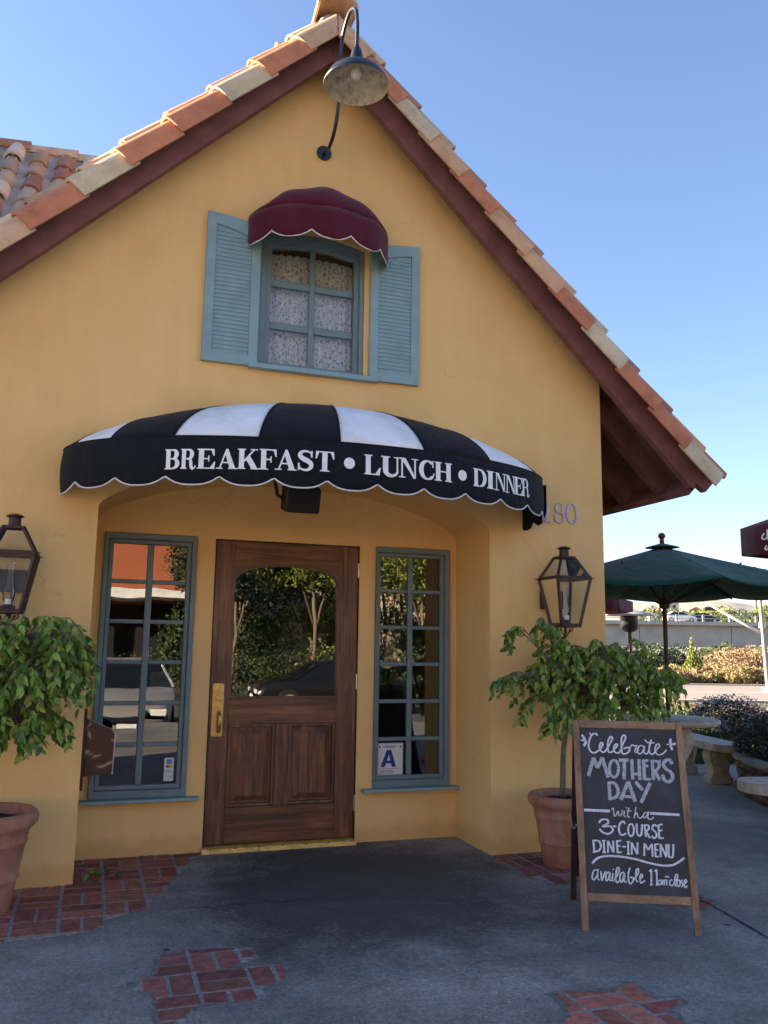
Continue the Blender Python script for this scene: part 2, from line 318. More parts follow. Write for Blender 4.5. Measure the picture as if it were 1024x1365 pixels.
M_lfdry2 = mat('reddish_brush_leaf', rough=.8, build=b_leaf([(0, (.18,.11,.06)), (.5, (.28,.19,.11)), (1, (.34,.27,.14))]))
M_lfyel = mat('yellow_green_leaf', rough=.7, build=b_leaf([(0, (.10,.14,.025)), (.5, (.17,.21,.035)), (1, (.26,.28,.06))]))
M_lfmid = mat('mid_green_leaf', rough=.7, build=b_leaf([(0, (.025,.05,.018)), (.5, (.05,.085,.028)), (1, (.10,.13,.045))]))
M_lfred = mat('autumn_leaf', rough=.7, build=b_leaf([(0, (.05,.08,.02)), (.6, (.10,.13,.03)), (1, (.22,.08,.03))]))
M_flower = mat('pale_flower', rough=.7, build=b_leaf([(0, (.30,.26,.28)), (1, (.55,.50,.52))]))
M_chalkbd = mat('chalkboard', rough=.55, spec=.4, build=lambda mt, n, l, b, tc: (lambda a, r: (l.new(tc.outputs['Object'], a.inputs[0]), l.new(a.outputs[0], r.inputs[0]), l.new(r.outputs[0], b.inputs['Base Color'])))(N(n, 'ShaderNodeTexNoise', Scale=5, Detail=8, Roughness=.62), ramp(n, [(.35, (.022,.023,.028)), (.6, (.040,.043,.050)), (.78, (.075,.08,.09))])))
def b_chalk(lo, hi):
    def f(mt, n, l, b, tc):
        a = N(n, 'ShaderNodeTexNoise', Scale=170, Detail=3, Roughness=.7); l.new(tc.outputs['Object'], a.inputs[0])
        r = ramp(n, [(.36, lo), (.58, hi)]); l.new(a.outputs[0], r.inputs[0]); l.new(r.outputs[0], b.inputs['Base Color'])
    return f
M_chalk = mat('chalk_solid', rough=.95, spec=.1, build=b_chalk((.42,.44,.48), (.78,.79,.82)))
M_chalk2 = mat('chalk_soft', rough=.95, spec=.1, build=b_chalk((.16,.17,.20), (.55,.57,.61)))

# ------------------------------------------------------------------ mesh builder
def wloc(p):
    v = Vector((0, 0, 0))
    while p is not None: v += p.location; p = p.parent
    return v
class MB:
    def __init__(s): s.v = []; s.f = []; s.mi = []; s.cur = 0
    def add(s, vs, fs):
        o = len(s.v); s.v += [tuple(v) for v in vs]; s.f += [tuple(i+o for i in f) for f in fs]; s.mi += [s.cur]*len(fs); return s
    def box(s, x0, x1, y0, y1, z0, z1, M=None):
        vs = [Vector((x, y, z)) for x in (x0, x1) for y in (y0, y1) for z in (z0, z1)]
        if M is not None: vs = [M @ v for v in vs]
        return s.add(vs, [(0,1,3,2), (4,6,7,5), (0,4,5,1), (2,3,7,6), (0,2,6,4), (1,5,7,3)])
    def prism(s, loops, a0, a1, fn):
        """loops: outer + holes in 2D; fn(u,v,a)->3D; a0 front, a1 back"""
        fl = [Vector((p[0], p[1], 0)) for L in loops for p in L]
        tr = tessellate_polygon([[Vector((p[0], p[1], 0)) for p in L] for L in loops])
        n = len(fl); vs = [fn(p.x, p.y, a0) for p in fl] + [fn(p.x, p.y, a1) for p in fl]
        fs = []
        for t in tr:
            fs.append(t); fs.append(tuple(i+n for i in reversed(t)))
        o = 0
        for L in loops:
            k = len(L)
            for i in range(k):
                j = (i+1) % k; fs.append((o+i, o+j, o+j+n, o+i+n))
            o += k
        return s.add(vs, fs)
    def tube(s, pts, r, seg=8, cap=True):
        pts = [Vector(p) for p in pts]; rs = r if isinstance(r, (list, tuple)) else [r]*len(pts)
        vs = []; prev = None
        for i, p in enumerate(pts):
            d = (pts[min(i+1, len(pts)-1)] - pts[max(i-1, 0)]).normalized()
            if prev is None:
                a = d.orthogonal().normalized()
            else:
                a = (prev - d*prev.dot(d)); a = a.normalized() if a.length > 1e-6 else d.orthogonal().normalized()
            prev = a; b = d.cross(a)
            for k in range(seg):
                t = 2*math.pi*k/seg; vs.append(p + (a*math.cos(t) + b*math.sin(t))*rs[i])
        fs = []
        for i in range(len(pts)-1):
            for k in range(seg):
                q = (k+1) % seg; fs.append((i*seg+k, i*seg+q, (i+1)*seg+q, (i+1)*seg+k))
        if cap: fs.append(tuple(range(seg-1, -1, -1))); fs.append(tuple((len(pts)-1)*seg+k for k in range(seg)))
        return s.add(vs, fs)
    def lathe(s, prof, c, seg=28, sq=None):
        vs = []; fs = []; m_ = len(prof)
        for r, z in prof:
            for k in range(seg):
                t = 2*math.pi*k/seg; vs.append((c[0]+r*math.cos(t), c[1]+r*math.sin(t), c[2]+z))
        for i in range(m_-1):
            for k in range(seg):
                q = (k+1) % seg; fs.append((i*seg+k, i*seg+q, (i+1)*seg+q, (i+1)*seg+k))
        return s.add(vs, fs)
    def grid(s, rows, close=False):
        """rows: list of equal-length point lists"""
        k = len(rows[0]); vs = [p for r in rows for p in r]; fs = []
        for i in range(len(rows)-1):
            for j in range(k-1 if not close else k):
                q = (j+1) % k; fs.append((i*k+j, i*k+q, (i+1)*k+q, (i+1)*k+j))
        return s.add(vs, fs)
    def build(s, name, mats, parent=None, smooth=False, bevel=0, local=False, seg=2, solid=0, merge=True):
        me = bpy.data.meshes.new(name)
        off = Vector((0,0,0)) if (local or parent is None) else wloc(parent)
        vs = s.v if off.length == 0 else [(v[0]-off.x, v[1]-off.y, v[2]-off.z) for v in s.v]
        me.from_pydata(vs, [], s.f)
        if not isinstance(mats, (list, tuple)): mats = [mats]
        for mm in mats: me.materials.append(mm)
        if len(mats) > 1: me.polygons.foreach_set('material_index', s.mi)
        bm = bmesh.new(); bm.from_mesh(me)
        if merge: bmesh.ops.remove_doubles(bm, verts=bm.verts, dist=1e-5)
        bmesh.ops.recalc_face_normals(bm, faces=bm.faces); bm.to_mesh(me); bm.free()
        if smooth: me.polygons.foreach_set('use_smooth', [True]*len(me.polygons))
        o = bpy.data.objects.new(name, me); col.objects.link(o)
        if parent is not None: o.parent = parent
        if solid:
            q = o.modifiers.new('solid', 'SOLIDIFY'); q.thickness = solid; q.offset = 0
        if bevel:
            q = o.modifiers.new('bevel', 'BEVEL'); q.width = bevel; q.segments = seg; q.limit_method = 'ANGLE'; q.angle_limit = R_(35)
            q.harden_normals = False
        if smooth and smooth != 'all':
            me.set_sharp_from_angle(angle=R_(40)) if hasattr(me, 'set_sharp_from_angle') else None
        return o
def tag(o, label=None, cat=None, group=None, kind=None):
    if label: o['label'] = label
    if cat: o['category'] = cat
    if group: o['group'] = group
    if kind: o['kind'] = kind
    return o
def thing(name, label, cat, loc=(0,0,0), rz=0, group=None):
    o = bpy.data.objects.new(name, None); o.empty_display_size = .1; col.objects.link(o)
    o.location = loc; o.rotation_euler = (0, 0, rz)
    return tag(o, label, cat, group)
def inst(mesh_ob, parent, M, color=None, name=None):
    o = mesh_ob.copy(); col.objects.link(o); o.parent = parent; o.matrix_local = M
    if name: o.name = name
    if color: o.color = (*color, 1)
    return o
def box_part(name, m_, parent, x0, x1, y0, y1, z0, z1, bevel=.004):
    return MB().box(x0, x1, y0, y1, z0, z1).build(name, m_, parent, bevel=bevel)
def copy_tree(o, parent=None):
    c = o.copy(); col.objects.link(c); c.parent = parent
    for ch in list(o.children): copy_tree(ch, c)
    return c
def crs(pts, k=6):     # catmull-rom through 2D or 3D points
    P = [Vector(p) for p in pts]
    if len(P) < 3: return P
    P = [P[0]*2-P[1]] + P + [P[-1]*2-P[-2]]; out = []
    for i in range(1, len(P)-2):
        for j in range(k):
            t = j/k; a, b, c, d = P[i-1:i+3]
            out.append(.5*((2*b) + (c-a)*t + (2*a-5*b+4*c-d)*t*t + (3*b-a-3*c+d)*t**3))
    return out + [P[-2]]
XZ = lambda u, v, a: (u, a, v)

F, RC = 5.46, 6.06          # front plane and recessed plane of the facade
AX, AZ = 1.365, 5.495       # gable apex (underside of the barge boards)
K = .978; CS = 1/math.hypot(1, K); SN = K*CS

# ================================================================== GROUND
def gz(x, y):
    d = x*sy + y*cy
    t = min(max((d-13)/18, 0), 1); t = t*t*(3-2*t)
    if y < -3: return -.45
    return -1.5*t
gx = sorted(set([-400,-200,-100,-60] + list(range(-40, 90, 4)) + [100,130,170,250,400,700]))
gy = sorted(set([-400,-200,-100,-60] + list(range(-40, 120, 4)) + [130,160,220,320,500,900]))
g = MB(); g.grid([[(x, y, gz(x, y)) for x in gx] for y in gy])
go = g.build('ground', mat('earth', (.11,.085,.055), rough=.95, var=.4, vscale=.6, bump=.5, bscale=3), smooth='all'); tag(go, kind='structure')
# plaza: sealed concrete, slightly above the earth
pl = MB(); outl = [(-14,-3.4), (9.5,-3.4), (9.5,3.0), (11.5,6.2), (9.5,9.4), (7.4,9.9), (6.3,9.3), (5.4,12), (3,13), (-14,13)]
pl.prism([outl], .0, -.5, lambda u, v, a: (u, v, a))
for i in range(len(pl.v)): pl.v[i] = (pl.v[i][0], pl.v[i][1], pl.v[i][2]+.006)
po = pl.build('pavement', M_ground); tag(po, kind='structure')
GZ = .006
# parking lot asphalt behind the viewer
tag(MB().grid([[(-60,-60,-.44), (60,-60,-.44)], [(-60,-3.42,-.44), (60,-3.42,-.44)]]).build('parking_lot', mat('lot_asphalt', (.09,.085,.08), rough=.9, var=.3, vscale=2, bump=.3)), kind='structure')
# saw-cut joint and crack in the concrete on the right
def ribbon(pts, wd, z, name, m_):
    P = [Vector(p) for p in pts]; a = []; b = []
    for i, p in enumerate(P):
        d = (P[min(i+1, len(P)-1)]-P[max(i-1, 0)]).normalized(); n_ = Vector((-d.y, d.x)); ww = wd*(.6+.8*random.random())
        a.append((*(p.xy+n_*ww/2), z)); b.append((*(p.xy-n_*ww/2), z))
    return MB().grid([a, b]).build(name, m_)
jp = [onZ(x, y, GZ).xy for x, y in [(925,1198), (950,1208), (985,1228), (1024,1251), (1100,1300)]]
jp = [Vector((p.x, p.y)) for p in crs(jp, 8)]
tag(ribbon(jp, .013, GZ+.003, 'pavement_joint', mat('dark_joint', (.012,.012,.014), rough=.95)), kind='structure')
cp_ = []
for i in range(30):
    t = i/29; a = onZ(240+t*420, 1215-18*math.sin(t*2.6)+random.uniform(-3, 3), GZ); cp_.append(a.xy)
tag(ribbon(cp_, .005, GZ+.003, 'pavement_crack', MATS['dark_joint']), kind='structure')

# ---- basket-weave brick patches: every brick its own object, on a mortar bed
def clip(subj, rect):
    x0, y0, x1, y1 = rect
    def cl(P, ins, it):
        out = []
        for i in range(len(P)):
            a, b = P[i-1], P[i]; ia, ib = ins(a), ins(b)
            if ib:
                if not ia: out.append(it(a, b))
                out.append(b)
            elif ia: out.append(it(a, b))
        return out
    for ax, val, sg in ((0, x0, 1), (0, x1, -1), (1, y0, 1), (1, y1, -1)):
        if not subj: return []
        def ins(p): return (p[ax]-val)*sg >= 0
        def it(a, b):
            t = (val-a[ax])/(b[ax]-a[ax]); return (a[0]+(b[0]-a[0])*t, a[1]+(b[1]-a[1])*t)
        subj = cl(subj, ins, it)
    return subj
def area(P): return abs(sum(P[i-1][0]*P[i][1]-P[i][0]*P[i-1][1] for i in range(len(P))))/2 if P else 0
def rough_poly(P, amp=.016, step=.035):
    out = []
    for i in range(len(P)):
        a, b = Vector(P[i-1]), Vector(P[i]); k = max(1, int((b-a).length/step))
        for j in range(k):
            q = a.lerp(b, j/k); out.append((q.x+random.uniform(-amp, amp), q.y+random.uniform(-amp, amp)))
    return out
M_fill = mat('dark_cement_fill', (.165,.16,.155), rough=.9, var=.5, vscale=30, bump=.8, bscale=120)
def brick_patch(poly, ox, oy, hue, name, rot=0, edge=True, mod=.222, gap=.019):
    poly = [tuple(p) for p in poly]
    root = bpy.data.objects.new(name, None); col.objects.link(root); root['kind'] = 'structure'
    cx = sum(p[0] for p in poly)/len(poly); cyy = sum(p[1] for p in poly)/len(poly)
    root.location = (cx, cyy, GZ)
    rp = rough_poly(poly)
    fill = rough_poly([(cx+(p[0]-cx)*(1+.035/max(.05, math.hypot(p[0]-cx, p[1]-cyy))), cyy+(p[1]-cyy)*(1+.035/max(.05, math.hypot(p[0]-cx, p[1]-cyy)))) for p in poly], .014, .03)
    if edge: fb = MB(); fb.prism([fill], .0011+GZ, GZ-.02, lambda u, v, a: (u, v, a)); fb.build('cement_fill', M_fill, root)
    bed = MB(); bed.prism([rp], .0022+GZ, GZ-.02, lambda u, v, a: (u, v, a)); bed.build('mortar_bed', M_mortar, root)
    xs = [p[0] for p in poly]; ys = [p[1] for p in poly]
    i0, i1 = int((min(xs)-ox)/mod)-2, int((max(xs)-ox)/mod)+2; j0, j1 = int((min(ys)-oy)/mod)-2, int((max(ys)-oy)/mod)+2
    for i in range(i0, i1):
        for j in range(j0, j1):
            X, Y = ox+i*mod, oy+j*mod
            if (i+j) % 2: rr = [(X, Y, X+mod, Y+mod/2), (X, Y+mod/2, X+mod, Y+mod)]
            else: rr = [(X, Y, X+mod/2, Y+mod), (X+mod/2, Y, X+mod, Y+mod)]
            for r in rr:
                jit = random.uniform(-.002, .002)
                r2 = (r[0]+gap/2+jit, r[1]+gap/2, r[2]-gap/2+jit, r[3]-gap/2)
                q = clip(rp, r2)
                if area(q) < .0022: continue
                h = GZ+.0045+random.uniform(0, .003)
                b = MB(); b.prism([q], h, GZ-.02, lambda u, v, a: (u, v, a))
                o = b.build('brick', M_brick, root, bevel=.0022, seg=1)
                k = random.uniform(.7, 1.25); hh = [c*k for c in hue]; hh[1] *= random.uniform(.85, 1.2)
                o.color = (*hh, 1)
    return root
pz = lambda L: [onZ(x, y, GZ).xy for x, y in L]
A = [(-1.4, 4.66)] + [tuple(onZ(x, y, GZ).xy) for x, y in [(0,1256), (60,1250), (107,1244), (137,1235), (139,1226), (170,1218), (196,1210), (200,1193), (222,1187), (226,1176), (240,1162), (250,1150), (266,1139)]] + [(.80, 6.04), (.012,6.04), (.012,5.50), (-.1,5.452), (-1.4,5.452)]
brick_patch(A, -.055, 4.60, (.30,.105,.075), 'brick_paving', edge=False)
B = pz([(212,1277), (243,1271), (245,1268), (335,1265), (341,1279), (312,1287), (316,1292), (376,1287), (382,1302), (357,1314), (353,1332), (322,1334), (250,1343), (249,1372), (212,1372), (210,1330), (205,1322), (182,1318), (183,1308), (209,1302)])
brick_patch(B, .512, 3.47, (.24,.090,.075), 'brick_paving')
Cc = pz([(739,1327), (760,1323), (824,1321), (826,1311), (842,1313), (868,1331), (900,1330), (908,1339), (886,1346), (905,1360), (930,1372), (930,1400), (735,1400), (762,1352), (752,1337)])
brick_patch(Cc, 1.93, 2.87, (.38,.13,.095), 'brick_paving')
Dd = [(2.72,5.43), (2.62,5.30), (2.70,5.12), (2.66,4.92), (2.76,4.70), (2.9,4.72), (3.2,4.68), (3.6,4.8), (3.62,5.43)]
brick_patch(Dd, 2.62, 4.66, (.24,.10,.08), 'brick_paving')
Ee = pz([(835,1188), (905,1183), (950,1203), (935,1212), (860,1204)])
brick_patch(Ee, 3.02, 4.2, (.24,.10,.08), 'brick_paving')

# small dry leaves blown against the bricks
for i, (x, y) in enumerate([(585,1262), (500,1290), (690,1225), (120,1290), (455,1180), (640,1180), (300,1225), (860,1300), (70,1262)]):
    q = onZ(x, y, GZ); b = MB(); a = random.uniform(0, 6.28); L_ = random.uniform(.012, .022)
    ca, sa_ = math.cos(a), math.sin(a); P_ = [(0,0,.002), (.5,.35,.006), (1,0,.004), (.5,-.35,.005)]
    b.add([(q.x+(u_*ca-v_*sa_)*L_, q.y+(u_*sa_+v_*ca)*L_, GZ+h_) for u_, v_, h_ in P_], [(0,1,2), (0,2,3)])
    o = b.build('dry_leaf', mat('dry_leaf', (.20,.13,.06), rough=.9)); tag(o, 'tiny dry leaf '+['just right of the middle brick patch corner', 'in front of the door on grey paving', 'left of the chalkboard legs', 'left of the middle brick patch', 'close to the door threshold', 'near the right pier corner', 'above the middle brick patch', 'near the right front leg of the sign', 'below the left pot'][i], 'leaf', 'dry leaves scattered on the paving')

# ================================================================== RESTAURANT BUILDING
BLD = thing('restaurant_building', 'yellow stucco restaurant with steep tiled gable roof and recessed entrance', 'building', (1.365, F, 0))
def arch(x):
    t = abs((x-1.34)/1.34); return 2.24+.31*max(0, 1-t**2.2)**.7
op = [(0, -.05), (0, 2.24)] + [(x, arch(x)) for x in [.02,.05,.1,.16,.24,.35,.5,.65,.8,1.0,1.17,1.34,1.51,1.68,1.88,2.03,2.18,2.33,2.44,2.52,2.58,2.63,2.66]] + [(2.68, 2.24), (2.68, -.05)]
def wtop(x): return AZ + .15/CS - K*abs(x-AX)
outer = [(-.905, -.05)] + op + [(3.635, -.05), (3.635, wtop(3.635)), (AX, wtop(AX)), (-.905, wtop(-.905))]
wy0, wy1, wz0, wz1 = .945, 1.70, 3.268, 4.213
win_op = [(wy0, wz0), (wy1, wz0), (wy1, wz1)] + [(wy1-(wy1-wy0)*t, wz1+.055*(1-(2*t-1)**2)) for t in [.1,.2,.3,.4,.5,.6,.7,.8,.9]] + [(wy0, wz1)]
wl = MB(); wl.prism([outer, win_op[::-1]], F, RC, XZ)
wo_ = wl.build('wall', M_stucco, BLD)
bm = bmesh.new(); bm.from_mesh(wo_.data)
for ax, lo, hi in ((0, -2.2, 2.2), (2, 0, 5.7)):
    x_ = lo
    while x_ < hi:
        co = [0, 0, 0]; no = [0, 0, 0]; co[ax] = x_; no[ax] = 1
        bmesh.ops.bisect_plane(bm, geom=bm.verts[:]+bm.edges[:]+bm.faces[:], plane_co=co, plane_no=no); x_ += .13
bm.to_mesh(wo_.data); bm.free()
q_ = wo_.modifiers.new('bevel', 'BEVEL'); q_.width = .022; q_.segments = 3; q_.limit_method = 'ANGLE'; q_.angle_limit = R_(35)
# plastered reveal strip between the shutters and the window is the wall itself
LW = (.055, .68, .38, 2.15); RWn = (2.02, 2.622, .38, 2.15); DR = (.813, 1.888, .035, 2.143)
rect = lambda a: [(a[0], a[2]), (a[0], a[3]), (a[1], a[3]), (a[1], a[2])]
bw = MB(); bw.prism([[(-.2,-.05), (2.9,-.05), (2.9,2.75), (-.2,2.75)], rect(LW), rect((DR[0],DR[1],.0,DR[3])), rect(RWn)], RC, RC+.14, XZ)
bw.build('recess_wall', M_stucco, BLD, bevel=.006)
# side and rear walls, interior
sw = MB(); sw.box(3.40, 3.634, RC, 13, -.05, 3.30); sw.box(-.904, -.75, RC, 13, -.05, 3.3); sw.box(-.9, 3.63, 12.9, 13.1, -.05, 3.4); sw.build('side_wall', M_stucco, BLD)
it = MB(); it.box(-.74, 3.39, RC+.142, 12.8, -.02, .03); it.box(-.74, 3.39, 10.0, 10.1, .03, 5.3); it.box(-.74,3.39,RC+.15,10,2.9,3.0); it.build('interior_floor', M_intwall, BLD)
# left wing standing back
lw = MB(); lw.prism([[(-7,-.05), (-.906,-.05), (-.906,4.2), (-7,4.2)]], 5.95, 6.3, XZ); lw.build('wing_wall', M_stucco, BLD)

# ---- roof
def rk(side, s, n, y):   # rake coordinates -> world
    return Vector((AX+side*(s*CS+n*SN), y, AZ - s*SN + n*CS))
EL = 4.14                # slope length to the end of the barge board
for side in (-1, 1):
    b = MB()
    for ya, yb, n0, n1, in ((5.24, 5.30, 0, .185),):
        s0 = lambda n: -n*SN/CS if False else 0
        e = [(n0*-K if False else 0)]
        # mitred at the apex: vertical cut at X = AX
        pf = lambda n: -n*SN/CS
        pts = [(pf(n0), n0), (EL-.05, n0), (EL-.02, n0+.03), (EL-.055, n0+.055), (EL+.06, n0+.075), (EL+.06, n1), (pf(n1), n1)]
        b.prism([pts], ya, yb, lambda u, v, a, side=side: rk(side, u, v, a))
    b.build('barge_board', M_barge, BLD, bevel=.004)
    b = MB(); pf = lambda n: -n*SN/CS
    b.prism([[(pf(.155), .155), (EL, .155), (EL, .180), (pf(.18), .18)]], 5.303, 13, lambda u, v, a, side=side: rk(side, u, v, a)); b.build('soffit', M_rafter, BLD)
    b = MB(); b.prism([[(pf(.181), .181), (EL+.05, .181), (EL+.05, .215), (pf(.215), .215)]], 5.27, 13, lambda u, v, a, side=side: rk(side, u, v, a)); b.build('roof_deck', M_dark, BLD)
    for k in range(14):
        y = 5.60+k*.49; b = MB()
        b.prism([[(3.0, .01), (EL-.06, .01), (EL-.06, .154), (3.0, .154)]], y, y+.085, lambda u, v, a, side=side: rk(side, u, v, a))
        b.build('rafter', M_rafter, BLD, bevel=.004)
    b = MB(); b.prism([[(EL-.055, -.015), (EL-.0, -.015), (EL-.0, .153), (EL-.055, .153)]], 5.305, 13, lambda u, v, a, side=side: rk(side, u, v, a)); b.build('fascia_board', M_barge, BLD, bevel=.004)

def barrel(L, r_hi, r_lo, a0, a1, th=.016, seg=12, flip=1, rz=1.0, lift=.018, sq=1.0):
    """barrel tile running down +X from 0 to L; open half pipe about the local X axis"""
    b = MB(); rows = []
    C_ = lambda a: math.copysign(abs(math.cos(a))**sq, math.cos(a)); S_ = lambda a: math.copysign(abs(math.sin(a))**sq, math.sin(a))
    for i in range(5):
        t = i/4; r = r_hi+(r_lo-r_hi)*t; x = L*t
        o_ = [(x, -flip*r*C_(a0+(a1-a0)*k/seg), r*rz*S_(a0+(a1-a0)*k/seg)+lift*t) for k in range(seg+1)]
        i_ = [(x, -flip*(r-th)*C_(a0+(a1-a0)*k/seg), (r-th)*rz*S_(a0+(a1-a0)*k/seg)+lift*t) for k in range(seg, -1, -1)]
        rows.append(o_+i_)
    b.grid(rows, close=True); k = len(rows[0]); h = seg+1
    for base in (0, (len(rows)-1)*k):
        for j in range(seg): b.f.append((base+j, base+j+1, base+k-2-j, base+k-1-j)); b.mi.append(0)
    return b
def proto(b, name, m_):
    o = b.build(name, m_, None, smooth=True); col.objects.unlink(o); return o
PT = {s: proto(barrel(.425, .146, .163, R_(-1), R_(165), flip=s, sq=.74, seg=18, rz=1.10, lift=.012), 'rake_tile', M_tile) for s in (1, -1)}
PF = proto(barrel(.43, .088, .108, R_(0), R_(180)), 'roof_tile', M_tile)
def slope_M(side, s, n, y):
    X = Vector((side*CS, 0, -SN)); Z = Vector((side*SN, 0, CS)); Y = Z.cross(X)
    m_ = Matrix((X, Y, Z)).transposed().to_4x4(); m_.translation = rk(side, s, n, y) - BLD.location; return m_
TAN, TER, CRM, PCH, ROS = (.56,.36,.225), (.54,.215,.115), (.60,.48,.31), (.60,.355,.20), (.42,.20,.145)
Lc = [TAN, TER, CRM, TER, TER, CRM, TER, TAN, TER, CRM, TER]
Ls = [.168, .545, .913, 1.329, 1.742, 2.103, 2.502, 2.90, 3.30, 3.72, 4.16]
Rc = [PCH, TER, CRM, PCH, TER, PCH, PCH, TER, CRM, TER, TER, CRM]
Rs = [.156, .528, .873, 1.196, 1.537, 1.921, 2.283, 2.637, 3.016, 3.417, 3.801, 4.175]
def vary(c, a=.08): k = random.uniform(1-a, 1+a); return tuple(x*k for x in c)
for side, ss, cc in ((-1, Ls, Lc), (1, Rs, Rc)):
    for i, (s, c) in enumerate(zip(ss, cc)):
        M_ = slope_M(side, s-.425, .088+random.uniform(-.004, .004), 5.273)
        M_ = M_ @ Matrix.Rotation(random.uniform(-.012, .012), 4, 'Z')
        if i == 0:   # mitre tiles at the apex are cut short on the centre line
            b = barrel(.425, .146, .163, R_(-1), R_(165), flip=1 if side == 1 else -1, sq=.74, seg=18, rz=1.10, lift=.012)
            bm = bmesh.new(); me = bpy.data.meshes.new('rake_tile'); me.from_pydata(b.v, [], b.f); bm.from_mesh(me)
            W = Matrix.Translation(BLD.location) @ M_
            inv = W.inverted(); co = inv @ Vector((AX+side*.003, 5.2, 5.5)); no = (inv.to_3x3() @ Vector((side, 0, 0))).normalized()
            bmesh.ops.bisect_plane(bm, geom=bm.verts[:]+bm.edges[:]+bm.faces[:], plane_co=co, plane_no=-no, clear_outer=True)
            bmesh.ops.recalc_face_normals(bm, faces=bm.faces); bm.to_mesh(me); bm.free(); me.materials.append(M_tile)
            o = bpy.data.objects.new('rake_tile', me); col.objects.link(o); o.parent = BLD; o.matrix_local = M_; o.color = (*vary(c), 1)
        else: inst(PT[1 if side == 1 else -1], BLD, M_, vary(c), 'rake_tile')
Fl = [.06, .436, .815, 1.203, 1.577, 1.93, 2.343, 2.72, 3.1, 3.5, 3.9, 4.2]
Fr = [.192, .593, .981, 1.346, 1.691, 2.015, 2.397, 2.785, 3.184, 3.594, 3.999, 4.272]
for side, ss in ((-1, Fl), (1, Fr)):
    for s in ss:
        inst(PF, BLD, slope_M(side, s-.43, .258 if side < 0 else .312, (5.43 if side < 0 else 5.40)+random.uniform(-.006, .006)), vary(random.choice([TER, PCH, TAN, ROS, ROS, CRM]), .15), 'roof_tile')
rest = MB()
base = barrel(.43, .088, .108, 0, math.pi, seg=6); pan = barrel(.43, .10, .11, math.pi, 2*math.pi, seg=6, lift=.0)
def put(b, M_):
    rest.add([M_ @ Vector(v) for v in b.v], b.f)
for side in (-1, 1):
    for k in range(30):
        for j in range(11):
            M_ = Matrix.Translation(BLD.location) @ slope_M(side, -.08+j*.385, .258, 5.43+k*.25)
            if k: put(base, M_)
            put(pan, Matrix.Translation(BLD.location) @ slope_M(side, -.10+j*.385, .335, 5.555+k*.25))
o = rest.build('roof_tile', M_tiles, BLD, smooth=True, merge=False); o['kind'] = 'stuff'
# ridge caps
PC = proto(barrel(.45, .125, .150, R_(-8), R_(188), th=.018, lift=.02), 'ridge_tile', M_tile)
for k in range(18):
    M_ = Matrix((Vector((0,-1,0)), Vector((1,0,0)), Vector((0,0,1)))).transposed().to_4x4()
    M_.translation = Vector((AX+.012, 5.62+k*.36, AZ+.375)) - BLD.location
    inst(PC, BLD, M_, vary(random.choice([TAN, ROS, CRM]), .1), 'ridge_tile')
mo = MB(); mo.lathe([(0,.07), (.06,.058), (.10,.02), (.12,-.03), (.10,-.07)], (AX+.012, 5.235, AZ+.325), 20)
for i in range(len(mo.v)):
    v = mo.v[i]; mo.v[i] = (v[0], 5.235+(v[1]-5.235)*.35+.05, v[2])
mo.build('mortar_cap', mat('cement', (.30,.30,.29), rough=.95, bump=.5, bscale=60), BLD, smooth='all')
# chimney behind the ridge
ch = MB(); ch.box(1.18, 1.50, 6.5, 7.0, 5.6, 6.55); ch.build('chimney', M_stucco, BLD, bevel=.03, seg=3)

# left wing roof: individual barrel and pan tiles, running down towards the viewer
WY, WZ = 7.6, 5.62
PP = proto(barrel(.43, .082, .092, math.pi, 2*math.pi, lift=0, seg=8, rz=.6), 'roof_tile', M_tile)
PCV = proto(barrel(.43, .068, .080, 0, math.pi, seg=10, lift=.014), 'roof_tile', M_tile)
def wing_M(x, s, n):
    X = Vector((0, -CS, -SN)); Z = Vector((0, -SN, CS)); Y = Z.cross(X)
    m_ = Matrix((X, Y, Z)).transposed().to_4x4(); m_.translation = Vector((x, WY, WZ)) + X*s + Z*n - BLD.location; return m_
GRY = (.27,.225,.185); cols = [(.30,.155,.11), (.36,.25,.17), (.34,.24,.18), (.29,.16,.12), (.37,.31,.23), GRY]
for i in range(17):
    x = 1.18 - i*.206
    for j in range(9):
        p = Vector((0, -CS, -SN))*(j*.36); zz = WZ+p.z
        if zz > AZ + .1 - K*(AX-x) + .0 and x > AX-1.0 and False: continue
        if WY - CS*(.02+j*.36+.43) < 5.55: continue
        if zz + .05 < AZ + .22/CS - K*abs(x-AX): continue
        hump = (i % 3 == 1 and j % 3 == 0)
        inst(PCV, BLD, wing_M(x+random.uniform(-.006,.006), .02+j*.36-.04*hump, .06+(.018 if hump else 0)), vary((.50,.45,.36) if hump else random.choice(cols), .15), 'roof_tile')
        inst(PP, BLD, wing_M(x-.103, .02+j*.36, .128), vary(random.choice([(.36,.30,.25), (.33,.26,.21), (.36,.31,.27)]), .12), 'roof_tile')
wd = MB(); wd.prism([[(-7, 0), (1.3, 0), (1.3, -2.35), (-7, -2.35)]], 0, -.06, lambda u, v, a: Vector((u, WY, WZ)) + Vector((0, -CS, -SN))*(-v) + Vector((0, -SN, CS))*a)
wd.prism([[(-7, 0), (1.3, 0), (1.3, 3.6), (-7, 3.6)]], 0, -.06, lambda u, v, a: Vector((u, WY, WZ)) + Vector((0, CS, -SN))*v + Vector((0, SN, CS))*a)
wd.build('wing_roof_deck', mat('cement', (.3,.3,.29)), BLD)
PR = proto(barrel(.46, .10, .118, R_(-4), R_(184), th=.016, lift=.016), 'ridge_tile', M_tile)
